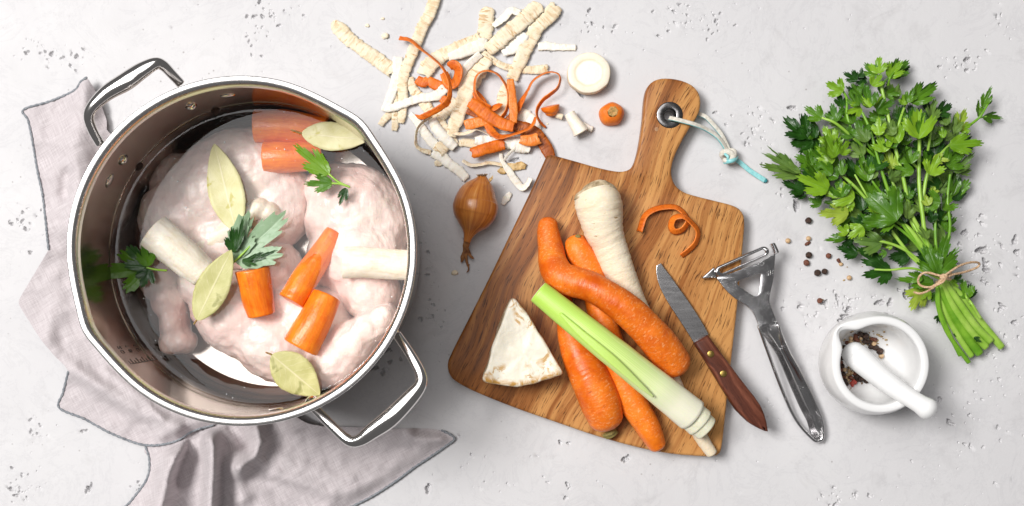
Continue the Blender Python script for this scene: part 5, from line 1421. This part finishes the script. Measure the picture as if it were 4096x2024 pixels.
    pp('narrow peel standing on edge above the onion', [(1850, 643, 18, .003, 40), (1882, 659, 20, .0035, 42), (1922, 657, 20, .0035, 42), (1958, 650, 18, .0035, 40), (2012, 660, 16, .0035, 30)], wr=.0004)
    pp('slender white strip ending in a hook near the board', [(2003, 612, 12, .003, 20), (2010, 645, 16, .008, 20), (2036, 684, 24, .007, 10), (2062, 722, 26, .005, 10), (2088, 750, 26, .004, 20), (2108, 738, 26, .006, 40), (2122, 712, 22, .006, 30)], mats='in', wr=.0002)
    pp('thin white strip joining the slender one from the upper right', [(2066, 592, 9, .005, 40), (2036, 616, 12, .006, 40), (2016, 642, 12, .006, 30)], mats='in', wr=.0002)
    pp('golden brown peel lying under the slender white strip', [(1996, 676, 20), (2012, 684, 22), (2040, 668, 28), (2060, 668, 24), (2085, 662, 28), (2104, 668, 18)], .003, 'brown', wr=.0018)
    pp('pale veined peel at the right edge of the heap under the orange strips', [(2066, 452, 40), (2090, 462, 50), (2117, 480, 52), (2142, 506, 40), (2154, 530, 20)], .0025, 'in', wr=.0012)
    pp('small loose peel scrap right of the onion', [(2042, 770, 12), (2028, 790, 24), (2010, 818, 14)], .002, 'in')

    def cp(label, pts, z=.004, mats=0, jag=.10, arch=.06, **k):
        rs[0] += 1.91; q = []
        for p in pts:
            p = tuple(p)
            if len(p) == 3: p = (p[0], p[1], z, p[2], 0)
            elif len(p) == 4: p = (p[0], p[1], p[3], p[2], 0)
            else: p = (p[0], p[1], p[3], p[2], p[4])
            q.append(p)
        M = [[M_CPEEL_OUT, M_CPEEL_IN], [M_CPEEL_IN, M_CPEEL_OUT], [M_CPEEL_BROWN, M_CPEEL_OUT]][mats]
        q = [(p[0], p[1], p[2], p[3] * 1.12, p[4]) for p in q]
        g = ribbon(q, .0006, jag, 620, arch * .5, .0003, seed=rs[0], **k)
        return emit('carrot_peel', g, M, label=label, cat='carrot peel', group=GC)
    cp('long thin carrot peel sweeping in a big S at the left of the heap', [(1597, 151, 16, .008, 20), (1641, 160, 18, .012, 40), (1685, 195, 18, .013, 55), (1726, 226, 16, .013, 60), (1764, 261, 16, .014, 60), (1789, 302, 16, .016, 55), (1801, 346, 18, .018, 50), (1795, 396, 22, .019, 40), (1763, 430, 24, .018, 30), (1716, 456, 22, .016, 25), (1683, 469, 20, .013, 20), (1659, 458, 8, .012, 20)], tip1=.06)
    cp('crumpled orange peel curled into a ring left of the wide central peel', [(1776, 292, 30, .004, 0), (1792, 330, 36, .005, 10), (1815, 336, 36, .007, 20), (1830, 308, 38, .009, 35), (1832, 276, 36, .010, 35), (1812, 258, 34, .010, 20), (1796, 268, 30, .008, 10)])
    cp('short orange peel under the brownish parsnip end', [(1666, 316, 30), (1690, 330, 36), (1716, 322, 30), (1740, 338, 40), (1775, 346, 30), (1796, 358, 22)], .004)
    cp('orange peel end under the long thin strip', [(1762, 384, 28), (1778, 402, 32), (1796, 420, 28)], .004)
    cp('carrot peel looped upright in a large ring in the middle of the heap', [(1962, 430, 14, .010, 30), (1930, 412, 16, .010, 50), (1908, 388, 18, .011, 66), (1897, 360, 20, .011, 70), (1900, 316, 20, .011, 70), (1915, 291, 20, .011, 70), (1947, 281, 22, .011, 66), (1985, 291, 22, .011, 66), (2010, 316, 22, .011, 66), (2029, 351, 22, .011, 66), (2036, 390, 22, .011, 68), (2029, 437, 22, .010, 66), (2006, 474, 20, .009, 60)], arch=.02)
    cp('pointed orange peel inside the upright ring', [(1956, 444, 14, .007, 10), (1975, 432, 26, .008, 30), (1998, 420, 22, .009, 40), (2010, 416, 10, .009, 40)], tip1=.2)
    cp('dark twisted orange peel at the left foot of the ring', [(1898, 365, 20), (1915, 392, 34), (1932, 420, 34), (1944, 446, 24)], .005, 0)
    cp('widest carrot peel, lying flat across the lower heap', [(1880, 408, 38), (1919, 436, 46), (1966, 472, 44), (2013, 497, 42), (2056, 506, 38)], .012)
    cp('straight carrot peel hanging vertically at the right of the ring', [(2041, 316, 24), (2046, 376, 32), (2054, 439, 30), (2054, 492, 26)], .012, 1)
    cp('carrot peel making a tall open loop at the right of the heap', [(2064, 445, 26, .006, 20), (2091, 395, 24, .009, 50), (2110, 360, 20, .010, 66), (2129, 325, 20, .010, 68), (2161, 300, 20, .010, 68), (2201, 286, 20, .010, 68), (2236, 296, 20, .010, 72), (2242, 322, 20, .010, 72), (2230, 354, 20, .010, 68), (2201, 379, 20, .009, 60), (2173, 401, 20, .008, 60), (2154, 428, 20, .007, 60), (2149, 457, 18, .006, 62), (2161, 486, 14, .004, 50), (2184, 510, 7, .002, 20)], arch=.02)
    cp('glossy orange peel pointing left below the widest one', [(1858, 500, 32), (1880, 496, 38), (1910, 490, 36), (1950, 482, 34)], .009, 1)
    cp('carrot peel drooping in a smile below the widest one', [(1948, 496, 26, .010, 0), (1966, 524, 30, .010, 15), (1995, 545, 26, .011, 35), (2035, 541, 20, .011, 55), (2079, 528, 18, .012, 55), (2117, 511, 18, .012, 55), (2135, 489, 16, .012, 50), (2140, 468, 8, .012, 40)])
    cp('dark brown carrot peel trailing down to the board corner', [(2050, 500, 40), (2098, 514, 48), (2139, 535, 50), (2170, 566, 44), (2190, 600, 44), (2204, 632, 34)], .0045, 2)
    cp('short orange peel lying over the dark brown one', [(2080, 556, 30), (2110, 562, 40), (2135, 560, 42), (2156, 552, 42)], .009, 1, arch=.18)
    cp('short two-part orange peel at the bottom of the heap', [(1886, 614, 38), (1912, 606, 42), (1936, 597, 40), (1962, 590, 42), (1990, 582, 42), (2018, 576, 38)], .008, 0, arch=.2, lift=.3)
    cp('short orange peel showing under the left of the widest one', [(1866, 444, 18), (1890, 452, 22), (1915, 464, 22)], .005, 2)
    cp('dark orange peel behind the vertical one', [(2064, 430, 24), (2048, 470, 34), (2024, 492, 32)], .006, 2)
peelings()
# ------------------------------------------------------------------ bunch of parsley
def parsley():
    rng = random.Random(21)
    root = thing('parsley_bunch', 'bunch of fresh green flat-leaf parsley tied with twine', 'parsley', P(3650, 900, 0))
    tie = (3774, 1110)
    # cut ends below the tie
    for pts, r, pale in (([tie, (3850, 1190), (3930, 1295), (4006, 1388)], 13, 1), ([(3772, 1120), (3830, 1200), (3900, 1300), (3962, 1364)], 13, 1), ([(3768, 1135), (3810, 1220), (3880, 1320), (3944, 1388)], 13, 1), ([(3760, 1150), (3790, 1215), (3850, 1320), (3918, 1414)], 15, 0),
                         ([(3756, 1150), (3775, 1240), (3830, 1340), (3886, 1424)], 11, 1), ([(3752, 1160), (3760, 1240), (3800, 1340), (3840, 1422)], 7, 0), ([(3750, 1150), (3752, 1225), (3790, 1330), (3875, 1450)], 8, 0), ([(3778, 1130), (3850, 1230), (3900, 1300), (3950, 1378)], 8, 0)):
        z = [.022, .018, .012, .008]; dz = rng.uniform(-.004, .004)
        g = tube([(x, y, zz + dz + .002, r * (1 + .05 * i)) for i, ((x, y), zz) in enumerate(zip(pts, z))], n=40, seg=14, cap0='round', cap1='flat', capmi=1, rough_end=.25, lump=.05, lfreq=120, seed=r)
        emit('stem', g, [M_STEM_PALE if pale else M_STEM, M_STEM_PALE], root)
    # stems fanning out above the tie
    fan = [([tie, (3712, 985), (3690, 860), (3676, 720), (3678, 560)], 9), ([(3690, 800), (3712, 690), (3760, 620), (3800, 578)], 7), ([(3768, 1100), (3700, 1000), (3640, 920), (3584, 880)], 11), ([(3772, 1105), (3720, 990), (3668, 900), (3640, 840), (3610, 700), (3580, 590), (3556, 480), (3522, 332)], 8), ([(3580, 560), (3600, 480), (3621, 420)], 6),
           ([(3760, 1100), (3690, 1000), (3600, 880), (3552, 760), (3510, 628), (3480, 520), (3450, 452)], 7), ([(3510, 628), (3516, 570), (3520, 540)], 5), ([(3764, 1110), (3660, 1040), (3570, 930), (3440, 768), (3346, 682), (3318, 652)], 7), ([(3750, 1110), (3620, 1000), (3500, 960), (3420, 960)], 6), ([(3430, 565), (3345, 495), (3290, 472)], 6), ([(3500, 625), (3430, 562), (3390, 470), (3388, 400), (3373, 366)], 6), ([(3506, 628), (3470, 575), (3446, 550)], 5),
           ([tie, (3744, 980), (3742, 860), (3748, 770)], 6), ([(3748, 1090), (3650, 960), (3540, 870), (3470, 790)], 6), ([(3770, 1100), (3700, 980), (3655, 900), (3640, 860)], 6), ([(3712, 600), (3722, 540), (3726, 500)], 5), ([(3680, 680), (3640, 640), (3628, 600)], 5), ([(3880, 500), (3920, 467), (3950, 420)], 5), ([(3920, 470), (3945, 466)], 4), ([(3553, 340), (3560, 312), (3575, 290)], 4), ([(3528, 350), (3534, 330), (3556, 310)], 5),
           ([(3770, 1120), (3660, 1075), (3560, 1080), (3500, 1078)], 5), ([(3776, 1104), (3790, 980), (3800, 900), (3790, 800), (3800, 700)], 6), ([(3880, 1215), (3866, 1190), (3862, 1175)], 5), ([(3920, 1270), (3890, 1220), (3868, 1190)], 6), ([(3560, 900), (3480, 800), (3420, 700)], 5), ([(3660, 920), (3575, 740), (3540, 640)], 6), ([(3580, 840), (3500, 740), (3470, 690)], 5)]
    for pts, r in fan:
        k = len(pts); zz = rng.uniform(.016, .028)
        q = [(x, y, lerp(.022, zz, i / (k - 1)) + .004 * math.sin(math.pi * i / (k - 1)), r * lerp(1.1, .8, i / (k - 1))) for i, (x, y) in enumerate(pts)]
        g = tube(q, n=16 + 8 * k, seg=10, lump=.05, lfreq=120, seed=r + pts[0][0]); emit('stem', g, M_STEM_PALE if rng.random() < .45 else M_STEM, root)
    # leaves traced from the photograph: base, tip, width, tone, height
    D0, MI, BR, YE, OL = 0, 1, 2, 3, 4
    LV = [((3373, 367), (3300, 330), 1.0, BR, .022), ((3290, 475), (3214, 424), .75, MI, .020), ((3343, 488), (3327, 412), .85, MI, .026), ((3340, 490), (3310, 440), .8, D0, .012), ((3231, 549), (3130, 465), .9, D0, .014), ((3231, 553), (3137, 530), .8, D0, .012), ((3263, 553), (3236, 478), .5, D0, .015), ((3236, 560), (3216, 450), .55, D0, .013),
          ((3255, 571), (3162, 577), .85, D0, .010), ((3345, 628), (3292, 530), 1.15, BR, .036), ((3362, 616), (3398, 560), .9, BR, .034), ((3330, 655), (3262, 582), .7, BR, .034), ((3325, 670), (3240, 600), .6, MI, .026), ((3200, 693), (3045, 610), .34, OL, .018), ((3205, 698), (3033, 657), .42, OL, .016), ((3170, 660), (3064, 578), .16, OL, .018), ((3205, 690), (3110, 650), .25, OL, .02),
          ((3312, 760), (3180, 702), .66, BR, .030), ((3216, 765), (3123, 726), .8, D0, .010), ((3225, 780), (3165, 790), .6, D0, .009), ((3420, 790), (3284, 765), .72, BR, .032), ((3290, 730), (3228, 598), .7, MI, .024), ((3260, 700), (3225, 640), .8, MI, .022), ((3447, 548), (3428, 470), 1.0, MI, .034), ((3450, 590), (3400, 570), 1.2, D0, .020), ((3445, 430), (3380, 455), .85, BR, .024),
          ((3480, 432), (3460, 338), .75, MI, .036), ((3480, 432), (3440, 385), .8, BR, .038), ((3435, 424), (3392, 360), .7, MI, .028), ((3440, 380), (3404, 330), .8, MI, .020), ((3518, 542), (3512, 462), .72, BR, .038), ((3471, 726), (3440, 610), .62, MI, .030), ((3470, 730), (3432, 660), .7, D0, .024), ((3510, 630), (3480, 570), .8, MI, .022), ((3570, 676), (3545, 588), .85, YE, .028), ((3575, 690), (3540, 640), .9, OL, .022),
          ((3505, 445), (3582, 402), .75, MI, .030), ((3500, 432), (3545, 372), .7, BR, .026), ((3545, 372), (3605, 378), .8, MI, .020), ((3507, 296), (3520, 222), .95, BR, .024), ((3504, 306), (3455, 248), .72, MI, .022), ((3490, 345), (3530, 292), .95, BR, .028), ((3553, 312), (3612, 240), .8, BR, .022), ((3558, 312), (3641, 236), .62, MI, .016), ((3556, 310), (3552, 246), .7, D0, .016), ((3600, 300), (3642, 260), .7, D0, .012),
          ((3430, 320), (3370, 288), .75, D0, .016), ((3445, 312), (3447, 268), .9, D0, .016), ((3470, 330), (3405, 298), .6, D0, .012), ((3621, 420), (3614, 374), 1.0, BR, .026), ((3640, 412), (3750, 340), .62, MI, .024), ((3640, 405), (3755, 326), .55, D0, .018), ((3630, 410), (3660, 345), .7, MI, .026), ((3625, 400), (3590, 420), .9, D0, .014),
          ((3676, 556), (3672, 428), .95, BR, .036), ((3684, 540), (3696, 440), .6, MI, .034), ((3722, 485), (3744, 392), .62, OL, .028), ((3748, 455), (3812, 414), .75, D0, .022), ((3750, 460), (3790, 450), .9, D0, .018), ((3812, 538), (3816, 456), .9, OL, .030), ((3830, 524), (3868, 432), .75, YE, .026), ((3838, 526), (3888, 494), .9, BR, .024), ((3790, 500), (3772, 462), .9, OL, .022),
          ((3916, 468), (3910, 392), .55, MI, .016), ((3930, 430), (3968, 340), .45, MI, .018), ((3944, 420), (3972, 376), .6, D0, .012), ((3932, 466), (4014, 472), .5, MI, .012), ((3798, 580), (3876, 530), .5, OL, .032), ((3798, 580), (3942, 570), .55, BR, .034), ((3830, 594), (3886, 604), .8, BR, .028), ((3731, 634), (3800, 642), .7, YE, .030), ((3774, 628), (3840, 610), .95, MI, .022), ((3780, 650), (3830, 640), 1.0, MI, .018),
          ((3818, 690), (3904, 606), .48, OL, .024), ((3833, 692), (3886, 678), .8, OL, .018), ((3774, 552), (3766, 500), .55, BR, .036), ((3610, 580), (3628, 522), .9, MI, .022), ((3594, 650), (3648, 586), .75, MI, .030), ((3655, 690), (3570, 664), .6, MI, .034), ((3600, 640), (3560, 580), .8, D0, .018), ((3690, 600), (3650, 560), .9, D0, .018), ((3720, 560), (3745, 500), .8, OL, .020),
          ((3590, 882), (3462, 768), 1.10, MI, .040), ((3575, 888), (3478, 905), .75, MI, .036), ((3562, 906), (3516, 942), .9, D0, .026), ((3594, 868), (3608, 782), .55, OL, .034), ((3633, 876), (3632, 800), .75, OL, .032), ((3637, 798), (3632, 738), .7, MI, .030), ((3600, 790), (3560, 740), .8, MI, .028), ((3751, 1096), (3795, 928), .72, MI, .038), ((3748, 1096), (3690, 975), .70, MI, .036), ((3756, 1094), (3838, 985), .55, MI, .034),
          ((3778, 920), (3828, 866), .85, MI, .022), ((3770, 880), (3804, 824), .6, MI, .024), ((3755, 770), (3790, 722), .9, OL, .022), ((3731, 775), (3738, 742), 1.0, YE, .030), ((3716, 822), (3698, 776), .9, YE, .030), ((3731, 890), (3714, 836), .9, D0, .030), ((3740, 800), (3725, 740), .7, OL, .026), ((3564, 1082), (3440, 1106), .78, D0, .018), ((3530, 1056), (3424, 985), .6, D0, .020), ((3432, 1016), (3342, 988), .75, D0, .014), ((3530, 973), (3405, 958), .72, OL, .026), ((3500, 985), (3450, 1000), .8, OL, .02),
          ((3452, 905), (3390, 955), .95, BR, .030), ((3384, 952), (3292, 962), .5, MI, .020), ((3390, 936), (3346, 902), .95, BR, .026), ((3395, 856), (3268, 852), .68, YE, .026), ((3416, 806), (3362, 842), .85, BR, .030), ((3285, 818), (3230, 792), .9, MI, .018), ((3360, 815), (3290, 808), .6, MI, .020), ((3447, 900), (3396, 868), .9, D0, .022), ((3735, 1134), (3576, 1114), .42, MI, .018), ((3690, 1120), (3630, 1085), .8, MI, .020), ((3700, 1150), (3645, 1138), .9, BR, .014),
          ((3692, 1160), (3640, 1244), 1.05, YE, .012), ((3720, 1160), (3680, 1200), 1.0, BR, .014), ((3744, 1170), (3726, 1210), .9, MI, .014), ((3866, 1195), (3848, 1112), .85, MI, .020), ((3868, 1195), (3884, 1128), .8, D0, .014), ((3815, 1125), (3850, 1098), .8, D0, .020), ((3800, 1118), (3838, 1150), .5, BR, .024), ((3760, 1262), (3748, 1296), .8, D0, .008), ((3840, 1342), (3812, 1312), 1.0, D0, .012), ((3895, 1350), (3928, 1368), .6, D0, .018), ((3800, 1285), (3788, 1250), .8, D0, .012), ((3560, 760), (3530, 690), .8, D0, .02), ((3548, 1010), (3512, 1020), .9, MI, .026), ((3570, 985), (3540, 990), .8, BR, .024)]
    for i, (b, t, w, tone, z) in enumerate(LV):
        L = math.hypot(b[0] - t[0], b[1] - t[1])
        if i % 3 == 0: pass
        sd = i * .731
        g = leaf_geo(b, t, w * 1.05, z, max(.004, z + rng.uniform(-.006, .004)), seed=sd, fold=rng.uniform(-.25, .65), curl=rng.uniform(-.12, .35), tilt=rng.uniform(-30, 30), wav=.13)
        emit('leaf', g, M_LEAF[tone], root)
    # darker leaves deep in the bunch
    poly = [(3240, 520), (3340, 440), (3420, 340), (3520, 300), (3620, 400), (3760, 480), (3850, 560), (3840, 700), (3800, 900), (3790, 1050), (3700, 1060), (3560, 1010), (3420, 960), (3330, 850), (3250, 740)]
    k = 0
    while k < 105:
        x, y = rng.uniform(3230, 3870), rng.uniform(300, 1070)
        if not in_poly(x, y, poly): continue
        if rng.random() < .3 and y < 600: k += 1; continue
        a = math.atan2(y - tie[1], x - tie[0]) + rng.gauss(0, .6); L = rng.uniform(60, 115)
        tone = rng.choice([D0, D0, D0, MI, MI, OL])
        z = rng.uniform(.004, .019)
        g = leaf_geo((x, y), (x + L * math.cos(a), y + L * math.sin(a)), rng.uniform(.8, 1.1), z, z + rng.uniform(-.003, .005), seed=k * 1.7, fold=rng.uniform(-.1, .4), curl=rng.uniform(-.1, .2), tilt=rng.uniform(-30, 30), n=24, wav=.09)
        emit('leaf', g, M_LEAF[tone], root); k += 1
    k = 0
    poly2 = [(3290, 620), (3380, 500), (3480, 420), (3600, 470), (3760, 540), (3830, 640), (3800, 860), (3770, 1010), (3680, 960), (3560, 960), (3430, 900), (3350, 800)]
    while k < 36:
        x, y = rng.uniform(3290, 3830), rng.uniform(420, 1010)
        if not in_poly(x, y, poly2): continue
        a = math.atan2(y - tie[1], x - tie[0]) + rng.gauss(0, .55); L = rng.uniform(60, 100)
        tone = rng.choice([MI, MI, MI, BR, OL, D0])
        z = rng.uniform(.024, .036)
        g = leaf_geo((x, y), (x + L * math.cos(a), y + L * math.sin(a)), rng.uniform(.75, 1.05), z, z + rng.uniform(-.008, .002), seed=k * 2.3 + .4, fold=rng.uniform(-.2, .6), curl=rng.uniform(-.1, .3), tilt=rng.uniform(-30, 30), wav=.12)
        emit('leaf', g, M_LEAF[tone], root); k += 1
    # twine bow
    q = lambda x, y: (3560 + x / 2.5466, 1000 + y / 2.5466)
    root = thing('twine_bow', 'thin beige jute twine tied in a bow round the parsley stems', 'twine', P(3774, 1110, .03))
    def tw(pts, z, r=4.6):
        return tube([(*q(x, y), zz, r) for (x, y), zz in zip(pts, z)], n=70, seg=8, ring=.25, rfreq=1300)
    l1 = [(545, 268), (480, 255), (400, 232), (340, 235), (300, 270), (285, 315), (305, 355), (350, 375), (410, 378), (460, 355), (510, 320), (552, 285)]
    emit('bow_loop', tw(l1, [.044, .043, .042, .040, .038, .036, .036, .037, .039, .041, .043, .045]), M_TWINE, root)
    l2 = [(552, 262), (620, 215), (700, 165), (790, 132), (870, 124), (910, 140), (890, 175), (820, 205), (730, 232), (640, 250), (570, 285)]
    emit('bow_loop', tw(l2, [.045, .044, .042, .038, .034, .030, .029, .031, .035, .040, .044]), M_TWINE, root)
    emit('twine_end', tw([(560, 300), (530, 330), (470, 362), (420, 395), (370, 425), (300, 443), (248, 430)], [.045, .044, .042, .038, .032, .027, .024]), M_TWINE, root)
    emit('twine_end', tw([(550, 275), (575, 292), (600, 298), (618, 300)], [.045, .044, .040, .037]), M_TWINE, root)
    emit('knot', ball(P(*q(550, 275), .044), .0030, 14, 9, (1.1, .9, .8), .25, 700), M_TWINE, root)
    g = tube([(*q(470, 330), .020, 4.6), (*q(495, 318), .036, 4.6), (*q(530, 290), .043, 4.6), (*q(570, 268), .042, 4.6), (*q(612, 245), .034, 4.6), (*q(625, 238), .018, 4.6)], n=40, seg=8, ring=.25, rfreq=1300)
    emit('wrap', g, M_TWINE, root)
parsley()
